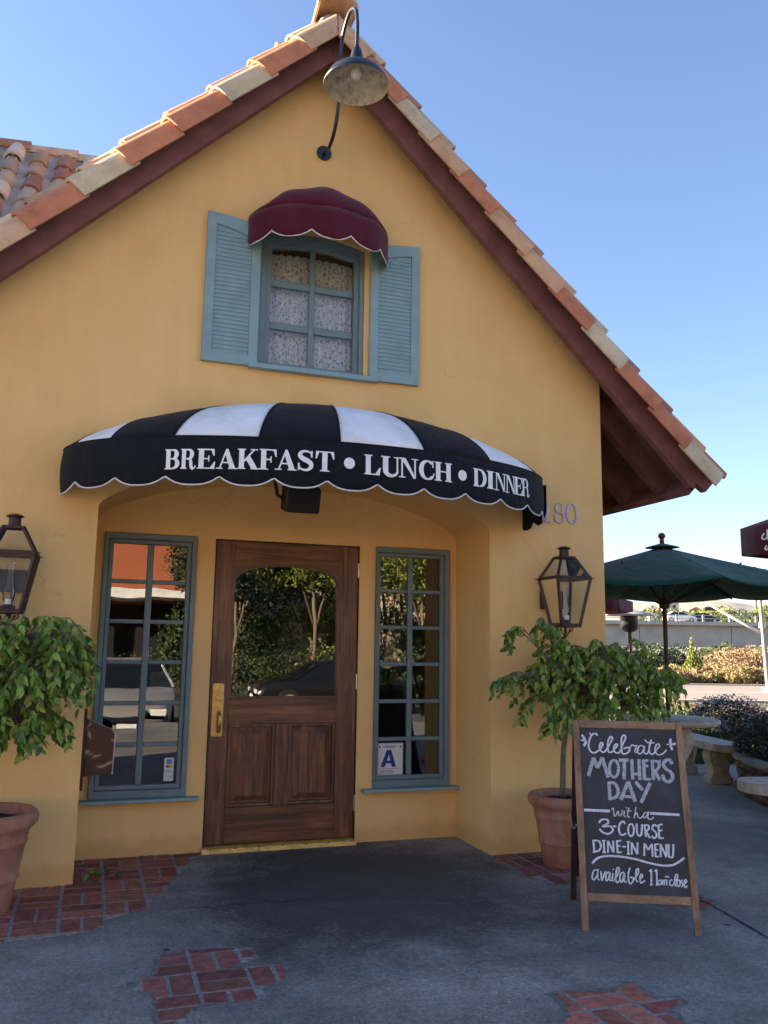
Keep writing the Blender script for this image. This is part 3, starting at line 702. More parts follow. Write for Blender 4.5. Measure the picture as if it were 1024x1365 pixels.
for k in range(20):
    M_ = Matrix((Vector((1,0,0)), Vector((0,1,0)), Vector((0,0,1)))).transposed().to_4x4()
    M_.translation = Vector((-6.5+k*.395+.13, WY, WZ+.045)) - BLD.location
    inst(PR, BLD, M_, vary(random.choice([(.40,.28,.19), (.33,.17,.12), (.42,.32,.23)]), .1), 'ridge_tile')

# ---- entrance windows (frame, muntins, panes)
def lower_window(a, gx_, sill):
    x0, x1, z0, z1 = a; W = MB()
    yf = RC-.028
    g0, g1 = gx_[0], gx_[-1]; gz0, gz1 = .462, 2.078
    fr = MB(); fr.prism([rect((x0, x1, z0, z1)), rect((g0-.030, g1+.030, gz0-.03, gz1+.03))[::-1]], yf, RC+.06, XZ)
    wo = fr.build('window', M_blue2, BLD, bevel=.006)
    sa = MB(); sa.prism([rect((g0-.029, g1+.029, gz0-.029, gz1+.029)), rect((g0, g1, gz0, gz1))[::-1]], yf+.020, RC+.05, XZ); sa.build('sash', M_blue2, wo, bevel=.006)
    mb = MB(); mb.box(gx_[1], gx_[2], yf+.026, RC+.046, gz0+.001, gz1-.001); mb.build('muntin', M_blue2, wo, bevel=.007)
    pitch = (gz1-gz0+.028)/6
    for k in range(1, 6):
        z = gz1 - k*pitch
        for c in ((gx_[0]+.001, gx_[1]-.0005), (gx_[2]+.0005, gx_[3]-.001)):
            MB().box(c[0], c[1], yf+.028, RC+.044, z, z+.028).build('muntin', M_blue2, wo, bevel=.007)
    for k in range(6):
        z = gz1 - k*pitch
        for c in ((gx_[0], gx_[1]), (gx_[2], gx_[3])):
            y = RC+.020; b = MB(); tl = random.uniform(-.0009, .0009); tm = random.uniform(-.0009, .0009)
            b.box(c[0]+.0, c[1]-.0, y, y+.004, z-pitch+.029, z)
            vs = b.v; b.v = [(v[0], v[1]+(tl if v[0] > c[0]+.1 else 0)+(tm if v[2] > z-.1 else 0), v[2]) for v in vs]
            b.build('pane', M_glass, wo)
    box_part('sill', M_blue, wo, sill[0], sill[1], RC-.085, RC-.001, .358, .379)
    return wo
lower_window(LW, (.118, .345, .388, .616), (.004, .765))
lower_window(RWn, (2.058, 2.284, 2.323, 2.550), (1.93, 2.676))

# ---- entrance door
door = MB(); x0, x1, z0, z1 = .818, 1.884, .045, 2.138
gA = [(.955, 1.026), (1.735, 1.026), (1.735, 1.852)] + [(1.345+.39*math.cos(t), 1.852+.125*math.sin(t)**.9) for t in [math.pi*k/18 for k in range(1, 18)]] + [(.955, 1.852)]
yd = RC+.012; yb = RC+.057
dj = MB(); dj.prism([[(.8135,.02), (.8135,2.1425), (1.8875,2.1425), (1.8875,.02), (1.8845,.02), (1.8845,2.1385), (.8175,2.1385), (.8175,.02)]], RC-.004, RC+.1, XZ)
DO = dj.build('door', M_dkwood, BLD); tag(DO)
MB().box(x0, .9545, yd, yb, z0, z1).build('stile', M_doorV, DO, bevel=.004)
MB().box(1.7355, x1, yd, yb, z0, z1).build('stile', M_doorV, DO, bevel=.004)
tr_ = MB(); tr_.prism([[(.955, z1), (.955, 1.852)] + gA[3:-1][::-1] + [(1.735, 1.852), (1.735, z1)]], yd+.0005, yb, XZ); tr_.build('rail', M_doorH, DO, bevel=.003)
MB().box(.955, 1.735, yd+.0005, yb, .846, 1.0255).build('rail', M_doorH, DO, bevel=.004)
MB().box(.955, 1.735, yd+.0005, yb, z0, .285).build('rail', M_doorH, DO, bevel=.004)
MB().box(1.292, 1.388, yd+.001, yb, .2855, .8455).build('stile', M_doorV, DO, bevel=.004)
for a, b_ in ((.955, 1.292), (1.388, 1.735)):
    p = MB(); y_ = yd+.018
    p.prism([rect((a+.001, b_-.001, .286, .845)), rect((a+.022, b_-.022, .307, .824))[::-1]], yd+.004, yb-.006, XZ); p.build('moulding', M_doorV, DO, bevel=.008)
    q = MB(); rr = [(a+.024, b_-.024, .309, .822, y_+.012), (a+.040, b_-.040, .325, .806, y_+.012), (a+.075, b_-.075, .36, .771, y_-.008)]
    rows = [[(r[0], r[4], r[2]), (r[1], r[4], r[2]), (r[1], r[4], r[3]), (r[0], r[4], r[3])] for r in rr]
    q.grid(rows, close=True); q.add(rows[-1], [(0,1,2,3)]); q.build('panel', M_doorV, DO)
gb = [(1.345+(p[0]-1.345)*.975, 1.5+(p[1]-1.5)*.978) for p in gA]
MBm = MB(); MBm.prism([gA, gb[::-1]], yd+.006, yb-.004, XZ); MBm.build('bead', M_doorV, DO, bevel=.003)
pn = MB(); pn.prism([gb], yd+.022, yd+.028, XZ); pn.build('pane', M_glass, DO)
hp = MB(); hp.prism([[(.836,.775), (.846,.765), (.905,.765), (.915,.775), (.915,1.117), (.905,1.127), (.846,1.127), (.836,1.117)]], yd-.008, yd+.0005, XZ); hp.build('handle', M_brass, DO, bevel=.002)
hk = MB(); hk.tube([(.883, yd-.008, .93), (.883, yd-.05, .925), (.883, yd-.06, .90), (.883, yd-.06, .84), (.883, yd-.05, .805), (.883, yd-.008, .80)], [.012,.012,.013,.013,.012,.010], 10); hk.build('handle', M_brass, DO, smooth='all')
lk = MB(); lk.tube([(.878, yd-.018, 1.03), (.878, yd-.0081, 1.03)], .022, 20); lk.build('lock', M_brass, DO, bevel=.003)
for z in (1.96, 1.14, .28):
    h = MB(); 
    for k in range(5): h.tube([(1.886, yd-.006, z-.055+k*.0222), (1.886, yd-.006, z-.055+k*.0222+.0205)], .0085, 10)
    h.build('hinge', M_steel, DO)
th = MB(); th.prism([[(RC-.075, .006), (RC-.06, .034), (RC+.09, .036), (RC+.09, .006)]], .80, 1.886, lambda u, v, a: (a, u, v))
t_o = th.build('threshold', M_brass2, DO, bevel=.002)
for k in range(7):
    x = .86+k*.165; MB().lathe([(0,.003), (.008,.002), (.009,0)], (x, RC-.062, .0335), 8).build('screw', M_dark, DO)

# ---- upper window with lace curtain
zb, zs, ris = 3.285, 4.075, .15
def arch_loop(x0, x1, z0, z1, rise, k=14):
    return [(x0, z0), (x1, z0), (x1, z1)] + [(x1-(x1-x0)*t/k, z1+rise*(1-(2*t/k-1)**2)) for t in range(1, k)] + [(x0, z1)]
oL = arch_loop(.948, 1.697, zb-.014, 4.211, .053); iL = arch_loop(1.030, 1.632, 3.305, 4.146, .035)
oL2 = arch_loop(.990, 1.668, zb+.01, 4.180, .045)
UW = MB(); UW.prism([oL, oL2[::-1]], F+.008, F+.10, XZ); UW = UW.build('window', M_blue2, BLD, bevel=.005)
s2 = MB(); s2.prism([arch_loop(.991,1.667, zb+.011, 4.179, .044), iL[::-1]], F+.028, F+.09, XZ); s2.build('sash', M_blue2, UW, bevel=.006)
MB().box(1.309, 1.348, F+.05, F+.086, 3.3055, 4.178).build('muntin', M_blue2, UW, bevel=.006)
for zm in (3.557, 3.868):
    for a, b_ in ((1.031, 1.3085), (1.3485, 1.631)): MB().box(a, b_, F+.052, F+.084, zm, zm+.052).build('muntin', M_blue2, UW, bevel=.006)
for (z0_, z1_) in ((3.305, 3.557), (3.609, 3.868)):
    for a, b_ in ((1.031, 1.3085), (1.3485, 1.631)): MB().box(a, b_, F+.066, F+.070, z0_, z1_).build('pane', M_glassU, UW)
for a, b_ in ((1.031, 1.3085), (1.3485, 1.631)):
    f_ = lambda x: 4.146+.034*(1-(2*(x-1.03)/.602-1)**2)
    p = MB(); xs = [a+(b_-a)*k/6 for k in range(7)]
    p.prism([[(a, 3.92), (b_, 3.92)] + [(x, f_(x)) for x in reversed(xs)]], F+.066, F+.070, XZ); p.build('pane', M_glassU, UW)
def b_lace(mt, n, l, b, tc):
    b.inputs['Base Color'].default_value = (.93,.91,.87,1); b.inputs['Roughness'].default_value = .9
    v = N(n, 'ShaderNodeTexVoronoi', Scale=30); v.feature = 'DISTANCE_TO_EDGE'
    mp = N(n, 'ShaderNodeMapping'); mp.inputs['Scale'].default_value = (1.2, .01, .8); l.new(tc.outputs['Object'], mp.inputs[0]); l.new(mp.outputs[0], v.inputs[0])
    nz = N(n, 'ShaderNodeTexNoise', Scale=52, Detail=3, Roughness=.7); l.new(mp.outputs[0], nz.inputs[0])
    a = ramp(n, [(.04, (1,1,1)), (.14, (0,0,0))]); l.new(v.outputs['Distance'], a.inputs[0])
    c = ramp(n, [(.44, (0,0,0)), (.56, (1,1,1))]); l.new(nz.outputs[0], c.inputs[0])
    mx = N(n, 'ShaderNodeMath', operation='MAXIMUM'); l.new(a.outputs[0], mx.inputs[0]); l.new(c.outputs[0], mx.inputs[1])
    mm = N(n, 'ShaderNodeMath', operation='MULTIPLY_ADD'); l.new(mx.outputs[0], mm.inputs[0]); mm.inputs[1].default_value = .70; mm.inputs[2].default_value = .36
    l.new(mm.outputs[0], b.inputs['Alpha'])
M_lace = mat('lace', build=b_lace)
cu = MB(); rows = []
for j in range(21):
    t = j/20; row = []
    for i in range(121):
        x = .98+.70*i/120; top = 4.125+.014*abs(math.sin(i*.33))+.02*(1-(2*(x-1.33)/.7)**2)
        z = 3.27+(top-3.27)*t; row.append((x, F+.135+.016*math.sin(i*.52+.3*math.sin(t*3))*(.4+.6*(1-t)), z))
    rows.append(row)
cu.grid(rows); cu.build('curtain', M_lace, BLD, smooth='all')
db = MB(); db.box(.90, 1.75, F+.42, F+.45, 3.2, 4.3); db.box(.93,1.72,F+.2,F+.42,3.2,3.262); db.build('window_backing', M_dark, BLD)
box_part('sill', M_blue, UW, .885, 1.80, F-.055, F+.007, 3.232, 3.266, .005)
# ---- shutters: frame with an arched inner field and louvre slats
def shutter(x0, x1, mirror):
    n_ = 20
    def top(x, d=0):
        t = (x-x0)/(x1-x0); t = 1-t if mirror else t
        return 4.302 - .055*t**1.7 - d*.9
    y0, y1 = F-.034, F-.002
    s_in = .064; ix0, ix1 = x0+s_in, x1-s_in
    out = [(x0, 3.246), (x1, 3.246)] + [(x1-(x1-x0)*k/n_, top(x1-(x1-x0)*k/n_)) for k in range(n_+1)]
    def itop(x):
        t = (x-x0)/(x1-x0); t = 1-t if mirror else t
        return 4.222 - .10*t**1.8
    inn = [(ix0, 3.312), (ix1, 3.312)] + [(ix1-(ix1-ix0)*k/n_, itop(ix1-(ix1-ix0)*k/n_)) for k in range(n_+1)]
    b = MB(); b.prism([out, inn[::-1]], y0, y1, XZ)
    o = b.build('shutter', M_blue, BLD, bevel=.004)
    k = 0; z = 3.314; pt = .0295
    while z < itop(ix0 if not mirror else ix1)-.015:
        xa, xb = ix0+.001, ix1-.001
        # trim slats that run under the arch
        if z+.026 > min(itop(ix0), itop(ix1)):
            xs = [ix0+(ix1-ix0)*q/40 for q in range(41)]; ok = [x for x in xs if itop(x) > z+.026]
            if len(ok) < 4: break
            xa, xb = max(min(ok), xa), min(max(ok), xb)
        sl = MB(); sl.prism([[(y0+.008, z), (y0+.013, z), (y0+.018, z+.0285), (y0+.013, z+.0285)]], xa, xb, lambda u, v, a: (a, u, v))
        sl.build('louvre', M_blue, o); z += pt
    bk = MB(); bk.prism([[(ix0-.01, 3.30), (ix1+.01, 3.30)] + [(ix1+.01-(ix1-ix0+.02)*k/n_, itop(min(max(ix1+.01-(ix1-ix0+.02)*k/n_, ix0), ix1))+.012) for k in range(n_+1)]], y1-.018, y1-.0012, XZ); bk.build('backing', M_blue, o)
    return o
shutter(.573, .943, False); shutter(1.736, 2.112, True)

# ---- house number 180 (outlined metal numerals)
def num_strip(pts, wd, y, name='numeral'):
    b = MB(); P = crs(pts, 8) if len(pts) > 2 else [Vector(p) for p in pts]; a = []; c = []
    for i, p in enumerate(P):
        d = (P[min(i+1, len(P)-1)]-P[max(i-1, 0)]).normalized(); n_ = Vector((-d.y, d.x)); ww = wd*(.45+.55*abs(d.y)**2)
        a.append(p+n_*ww/2); c.append(p-n_*ww/2)
    b.grid([[(p.x, y, p.y) for p in a], [(p.x, y, p.y) for p in c], [(p.x, F-.001, p.y) for p in c], [(p.x, F-.001, p.y) for p in a]], close=False)
    b.add([(p.x, y, p.y) for p in a]+[(p.x, F-.001, p.y) for p in a], [(i, i+1, i+1+len(a), i+len(a)) for i in range(len(a)-1)])
    return b
def ell(cx, cz, rx, rz_, a0=0, a1=360, k=24): return [(cx+rx*math.cos(R_(a0+(a1-a0)*i/k)), cz+rz_*math.sin(R_(a0+(a1-a0)*i/k))) for i in range(k+1)]
M_num = mat('pewter', (.40,.33,.42), rough=.35, metal=.6, var=.2, vscale=40)
NB = 2.328; hz = .150
d1 = num_strip([(3.150, NB), (3.150, NB+hz)], .020, F-.010); d1.add(*(lambda q: (q.v, q.f))(num_strip([(3.118, NB+hz-.035), (3.150, NB+hz-.004)], .016, F-.0145))); d1.box(3.122, 3.178, F-.0138, F-.001, NB, NB+.012); d1.build('numeral', M_num, BLD, bevel=.002)
d8 = num_strip(ell(3.255, NB+.112, .030, .036), .017, F-.010); q = num_strip(ell(3.255, NB+.040, .037, .040), .018, F-.0105); d8.add(q.v, q.f); d8.build('numeral', M_num, BLD, bevel=.002)
d0 = num_strip(ell(3.362, NB+.075, .041, .075), .019, F-.010); d0.build('numeral', M_num, BLD, bevel=.002)

# ================================================================== AWNINGS
def ell_arc(a, b, n=400):
    th_ = np.linspace(0, math.pi, n+1); x = -a*np.cos(th_); y = -b*np.sin(th_)
    s = np.concatenate([[0], np.cumsum(np.hypot(np.diff(x), np.diff(y)))]); return th_, s
class Cyl:
    def __init__(s, cx, cy_, a, b):
        s.cx, s.cy, s.a, s.b = cx, cy_, a, b; s.th, s.s = ell_arc(a, b); s.L = s.s[-1]
    def theta(s, q): return float(np.interp(q, s.s, s.th))
    def p(s, q, off=0):
        t = s.theta(q); n_ = Vector((-math.cos(t)/s.a, -math.sin(t)/s.b)).normalized()
        return Vector((s.cx-s.a*math.cos(t)+n_.x*off, s.cy-s.b*math.sin(t)+n_.y*off))
    def hit(s, px, py):     # arc position and height of a sight line on the valance
        d = ray(px, py); ex, ey = EYE.x-s.cx, EYE.y-s.cy
        A_ = (d.x/s.a)**2+(d.y/s.b)**2; B_ = 2*(ex*d.x/s.a**2+ey*d.y/s.b**2); C_ = (ex/s.a)**2+(ey/s.b)**2-1
        t = (-B_-math.sqrt(max(0, B_*B_-4*A_*C_)))/(2*A_); q = EYE+d*t
        th_ = math.acos(max(-1, min(1, -(q.x-s.cx)/s.a))); return float(np.interp(th_, s.th, s.s)), q.z
AW = Cyl(1.408, F-.01, 1.633, .83)
aw = thing('entrance_awning', 'black and white striped dome awning over the entrance lettered BREAKFAST LUNCH DINNER', 'awning', (1.44, F, 2.3))
ZT = lambda q: 2.555+.035*q/AW.L       # valance top
ZPK = lambda q: 2.325+.03*q/AW.L       # scallop cusps
NSC = 13; off0 = -.06
def zbot(q):
    t = (q+.02)/AW.L*NSC; f_ = t-math.floor(t); u_ = abs(f_-.5)*2
    return ZPK(q) - .050*(1-u_**2.6)
# panel boundaries along the valance top, and where they meet the wall
bx = [-.15, .04, .38, .84, 1.31, 1.85, 2.35, 2.80]
def sx_(X): return float(np.interp(math.acos(max(-1, min(1, -(X-AW.cx)/AW.a))), AW.th, AW.s))
bs = [0] + [sx_(x) for x in bx] + [AW.L]
wx = [-.22, .10, .42, .82, 1.17, 1.45, 1.72, 2.15, 2.66, 3.10]
def wallpt(q):
    X = float(np.interp(q, bs, wx)); dx = (X-1.44)/1.665
    return Vector((X, F-.006, ZT(q)+.455*(1-abs(dx)**1.9)))
def dome(q, t):
    P = AW.p(q); P = Vector((P.x, P.y, ZT(q))); W_ = wallpt(q)
    if (W_-P).length < .02: return P.lerp(W_, t)
    C_ = Vector((P.x*.72+W_.x*.28, P.y*.74+W_.y*.26, P.z+(W_.z-P.z)*.72))
    r = P*(1-t)**2 + C_*2*t*(1-t) + W_*t*t
    return r
v = MB(); qs = [AW.L*i/260 for i in range(261)]
rows = [[(*AW.p(q, .012*math.sin(math.pi*k/8)*(1 if k < 8 else 0)), zbot(q)+(ZT(q)-zbot(q))*k/8) for q in qs] for k in range(9)]
v.grid(rows); v.build('valance', M_navy, aw, smooth='all', solid=.004)
sc_ = MB(); sc_.tube([(*AW.p(q, .004), zbot(q)) for q in qs], .0052, 5); sc_.build('piping', M_pipe, aw, smooth='all')
pb = MB(); pb.tube([(*AW.p(q, .003), ZT(q)+.002) for q in qs[3:-3]], .004, 5); pb.build('piping', M_navy, aw, smooth='all')
for i in range(9):
    a, b_ = bs[i], bs[i+1]; k = 14
    if b_-a < .01: continue
    rows = [[tuple(dome(a+(b_-a)*j/k, t/12)) for j in range(k+1)] for t in range(13)]
    d = MB(); d.grid(rows); d.build('canopy_panel', M_white if i % 2 else M_navy, aw, smooth='all', solid=.003)
for i in range(1, 9):
    MB().tube([dome(bs[i], t/14)+Vector((0, -.001, .003)) for t in range(15)], .0035, 5).build('seam', M_navy, aw, smooth='all')
fr_ = MB()     # awning frame tubing
fr_.tube([(*AW.p(q, -.02), ZPK(q)+.03) for q in qs[4:-4:6]], .011, 6)

fr_.build('awning_frame', M_metal, aw, smooth='all')

# --- serif lettering, cut as 2D pieces and wrapped on the valance
ST, TH = .24, .085
def Rr(x0, y0, x1, y1): return [(x0, y0), (x1, y0), (x1, y1), (x0, y1)]
def strip2(pts, wf, smooth=True):
    P = crs([(a, b, 0) for a, b in pts], 5) if smooth else [Vector((a, b, 0)) for a, b in pts]; n_ = len(P); A_ = []; B_ = []
    for i, p in enumerate(P):
        d = (P[min(i+1, n_-1)]-P[max(i-1, 0)]).normalized(); nn = Vector((-d.y, d.x, 0)); ww = wf(d, i/(n_-1))
        A_.append(p+nn*ww/2); B_.append(p-nn*ww/2)
    return [[(A_[i].x, A_[i].y), (B_[i].x, B_[i].y), (B_[i+1].x, B_[i+1].y), (A_[i+1].x, A_[i+1].y)] for i in range(n_-1)]
con = lambda d, t: TH*1.0+(ST-TH)*abs(d.y)**1.6       # thick on the uprights, thin at top and bottom
def serif(x, y, w_=.19, h=.055): return Rr(x-w_, y, x+w_, y+h)
def E2(cx, cy_, rx, ry, a0, a1): return [(cx+rx*math.cos(R_(a0+(a1-a0)*i/8)), cy_+ry*math.sin(R_(a0+(a1-a0)*i/8))) for i in range(9)]
G = {}      # glyph: width, list of polys (stem x centre .24)
def stem(x, w_=ST): return [Rr(x-w_/2, 0, x+w_/2, 1), serif(x, 0), serif(x, .945)]
G['B'] = (.92, stem(.24)+[Rr(.24, .93, .52, 1), Rr(.24, .48, .54, .55), Rr(.24, 0, .54, .07)]+strip2(E2(.50, .74, .21, .225, 90, -90), con)+strip2(E2(.52, .275, .26, .24, 90, -90), con))
G['R'] = (.98, stem(.24)+[Rr(.24, .93, .52, 1), Rr(.24, .46, .54, .53)]+strip2(E2(.50, .73, .23, .235, 90, -90), con)+strip2([(.46,.50), (.64,.42), (.70,.28), (.71,.12), (.80,.03), (.93,.05), (.97,.16)], lambda d, t: .19 if .15 < t < .72 else .07))
G['E'] = (.94, stem(.24)+[Rr(.24, .935, .84, 1), Rr(.24, 0, .86, .065), Rr(.24, .47, .60, .535), [(.70,.935), (.84,.935), (.86,.66), (.80,.66)], [(.66,.065), (.86,.065), (.90,.36), (.83,.34)], Rr(.56, .36, .62, .66)])
G['F'] = (.90, stem(.24)+[serif(.24, 0, .23), Rr(.24, .935, .84, 1), Rr(.24, .46, .60, .525), [(.70,.935), (.84,.935), (.86,.62), (.80,.64)], Rr(.56, .34, .62, .65)])
G['A'] = (1.08, [[(.16,.03), (.24,.03), (.535,.86), (.50,1)], [(.50,1), (.60,1), (.98,.03), (.70,.03), (.44,.80)], Rr(.30, .28, .76, .345), serif(.18, 0, .165), serif(.84, 0, .22)])
G['K'] = (1.06, stem(.24)+[[(.30,.38), (.38,.34), (.86,.96), (.77,.96)], [(.42,.50), (.62,.68), (1.0,.03), (.72,.03)], serif(.82, .945, .17), serif(.86, 0, .19)])
G['S'] = (.76, strip2([(.64,.70), (.60,.88), (.42,.97), (.22,.92), (.15,.76), (.24,.62), (.44,.50), (.60,.36), (.60,.16), (.44,.035), (.24,.06), (.12,.18), (.10,.33)], lambda d, t: .075+.17*(1-abs(t-.48)*2.6 if abs(t-.48) < .38 else 0))+[Rr(.60, .66, .67, .99), Rr(.07, .01, .14, .36)])
G['T'] = (.94, [Rr(.35, 0, .59, 1), serif(.47, 0, .22), Rr(.06, .935, .88, 1), [(.06,.935), (.20,.935), (.10,.62), (.04,.62)], [(.74,.935), (.88,.935), (.90,.62), (.84,.62)]])
G['L'] = (.86, stem(.24)+[Rr(.24, 0, .80, .065), [(.58,.065), (.80,.065), (.84,.38), (.78,.38)]])
G['U'] = (1.0, [Rr(.13, .30, .37, 1), serif(.25, .945, .20), Rr(.74, .30, .815, 1), serif(.78, .945, .16)]+strip2(E2(.51, .30, .265, .265, 180, 360), lambda d, t: .24*(1-t)+.075*t+.0))
G['N'] = (1.0, [Rr(.17, 0, .245, 1), serif(.21, 0, .15), Rr(.76, 0, .835, 1), serif(.79, .945, .15), [(.08,1), (.36,1), (.835,0), (.72,0), (.17,.93)]])
G['C'] = (.90, strip2(E2(.50, .50, .36, .46, 48, 312), con)+[Rr(.72, .64, .79, .99), ]+strip2([(.70,.10), (.78,.22), (.80,.34)], lambda d, t: .07))
G['H'] = (1.06, stem(.24)+stem(.80)+[Rr(.24, .47, .80, .535)])
G['D'] = (.98, stem(.24)+[Rr(.24, .93, .48, 1), Rr(.24, 0, .48, .07)]+strip2(E2(.46, .50, .34, .463, 90, -90), con))
G['I'] = (.48, stem(.24))
G['.'] = (.6, strip2(E2(0, 0, .12, .12, 0, 360), lambda d, t: .25))
txt = [('B',220.3,240.4), ('R',241.2,262.2), ('E',263,287.3), ('A',288.2,316), ('K',316.4,344.7), ('F',344.4,368.3), ('A',366.2,395), ('S',396,416.8), ('T',419.5,444.6),
       ('L',484.4,506.2), ('U',506.6,532.9), ('N',530.2,555.9), ('C',556.4,576.6), ('H',577.7,600.6), ('D',629,645.7), ('I',647,656.4), ('N',657.2,672.6), ('N',671.6,685), ('E',683.7,694.3), ('R',693.9,701.9)]
def wrap_letter(polys, s0, s1, z0, z1, name='letter'):
    xs = [p[0] for q in polys for p in q]; a, b_ = min(xs), max(xs)
    bm = bmesh.new(); lay = {}
    for i, q in enumerate(polys):
        vs = [bm.verts.new((s0+(p[0]-a)/(b_-a)*(s1-s0), z0+p[1]*(z1-z0), i*.00012)) for p in q]
        bm.faces.new(vs)
    x = s0
    while x < s1:
        bmesh.ops.bisect_plane(bm, geom=bm.verts[:]+bm.edges[:]+bm.faces[:], plane_co=(x, 0, 0), plane_no=(1, 0, 0)); x += .02
    off = wloc(aw)
    for vv in bm.verts:
        q_, z_, o_ = vv.co; fz = (z_-zbot(q_))/(ZT(q_)-zbot(q_)); bul = .012*math.sin(math.pi*min(max(fz, 0), 1))
        p = AW.p(q_, bul+.0055+o_); vv.co = (p.x-off.x, p.y-off.y, z_-off.z)
    bmesh.ops.triangulate(bm, faces=bm.faces[:])
    me = bpy.data.meshes.new(name); bm.to_mesh(me); bm.free(); me.materials.append(M_letter)
    o = bpy.data.objects.new(name, me); col.objects.link(o); o.parent = aw; return o
yb_ = lambda x: np.interp(x, [220,262,316,368,444,484,533,577,600,629,657,685,702], [626.5,625.5,625.8,627,629.5,632.5,637,641,643.5,648,653,659.5,663])
yt_ = lambda x: np.interp(x, [220,262,316,368,444,484,533,577,600,629,657,685,702], [600,599,599,599.5,603,606,610.5,615,619,624,629.5,636,639.5])
for c, xa, xb in txt:
    xm = (xa+xb)/2; sa, _ = AW.hit(xa, float(yb_(xa))); sb, _ = AW.hit(xb, float(yb_(xb))); _, z0_ = AW.hit(xm, float(yb_(xm))); _, z1_ = AW.hit(xm, float(yt_(xm)))
    wrap_letter(G[c][1], sa, sb, z0_, z1_)
for cx_, cy2 in ((464.9, 618.2), (614.5, 634.3)):
    s_, z_ = AW.hit(cx_, cy2); wrap_letter([[(.5+.5*math.cos(k*math.pi/12), .5+.5*math.sin(k*math.pi/12)) for k in range(24)]], s_-.033, s_+.033, z_-.0335, z_+.0335, 'bullet_mark')

ef = MB(); ef.prism([[(0, 2.255), (.03, 2.245), (.07, 2.258), (.09, 2.30), (.13, 2.27), (.16, 2.285), (.20, 2.36), (.20, 2.56), (0, 2.56)]], 0, .004, lambda u_, v_, a: (2.935+u_*.42, F-.03-u_+a, v_))
ef.build('end_flap', M_navy, aw)
# burgundy awning over the upper window
A2 = Cyl(1.350, F-.01, .500, .36)
ba = thing('window_awning', 'small burgundy dome awning over the upstairs window with white scalloped edge', 'awning', (1.35, F, 4.1))
NS2 = 5
def zb2(q):
    t = q/A2.L*NS2; f_ = t-math.floor(t); return 4.122 - .05*(1-abs(f_*2-1)**2.4)
zt2 = 4.30
qs2 = [A2.L*i/120 for i in range(121)]
def d2(q, t):
    P = A2.p(q); P = Vector((P.x, P.y, zt2)); dx = (P.x-1.35)/.5
    X = 1.35+(P.x-1.35)*.93; W_ = Vector((X, F-.006, zt2+.265*(1-abs(dx)**2.2)+.012*math.cos((q/A2.L-.5)*math.pi*9)))
    C_ = Vector((P.x*1.0+W_.x*.0, P.y-.004, P.z+(W_.z-P.z)*.55)); D_ = Vector((P.x*.55+W_.x*.45, P.y*.55+W_.y*.45, P.z+(W_.z-P.z)*.99))
    return P*(1-t)**3 + C_*3*t*(1-t)**2 + D_*3*t*t*(1-t) + W_*t**3
rows = [[(*A2.p(q, .006*math.sin(q*20)), zb2(q)+(zt2-zb2(q))*k/5) for q in qs2] for k in range(6)]
MB().grid(rows).build('valance', M_burg, ba, smooth='all', solid=.004)
rows = [[tuple(d2(q, t/10)) for q in qs2] for t in range(11)]
MB().grid(rows).build('canopy', M_burg, ba, smooth='all', solid=.003)
MB().tube([(*A2.p(q, .003), zb2(q)) for q in qs2], .0045, 5).build('piping', M_pipe, ba, smooth='all')
fr_ = MB(); fr_.tube([(*A2.p(q, -.02), 4.16) for q in qs2[4:-4:5]], .009, 6); fr_.build('awning_frame', M_metal, ba, smooth='all')

# ================================================================== LAMPS AND SPEAKER
bl = thing('barn_lamp', 'black gooseneck barn lamp with cream inside hanging under the gable peak', 'lamp', (1.373, F, 4.909))
MB().tube([(1.373, F-.001, 4.909), (1.373, F-.016, 4.909)], .055, 24).build('wall_plate', M_black, bl, bevel=.004)
arm = [(1.373, 5.45, 4.909), (1.373, 5.353, 4.872), (1.373, 5.23, 4.89), (1.373, 5.145, 4.955), (1.373, 5.09, 5.07), (1.373, 5.083, 5.24), (1.373, 5.085, 5.40), (1.373, 5.02, 5.53), (1.373, 4.87, 5.585), (1.370, 4.72, 5.50), (1.366, 4.655, 5.36), (1.362, 4.635, 5.22), (1.36, 4.63, 5.12)]
MB().tube(crs(arm, 6), .0125, 10).build('arm', M_black, bl, smooth='all')
SC = (1.36, 4.63, 4.885)
prof = [(.205,0), (.207,.008), (.200,.022), (.178,.062), (.140,.098), (.095,.122), (.062,.135), (.050,.150), (.043,.185), (.034,.225), (.030,.250), (.016,.256), (.016,.28)]
MB().lathe(prof, SC, 40).build('shade', M_black, bl, smooth='all')
MB().lathe([(.204,.0005), (.196,.018), (.174,.056), (.136,.091), (.09,.115), (.05,.125), (.0,.127)], SC, 40).build('shade_lining', M_enamel, bl, smooth='all')
MB().lathe([(0,.045), (.022,.05), (.034,.068), (.036,.085), (.028,.105), (.018,.13)], SC, 18).build('bulb', M_bulb, bl, smooth='all')

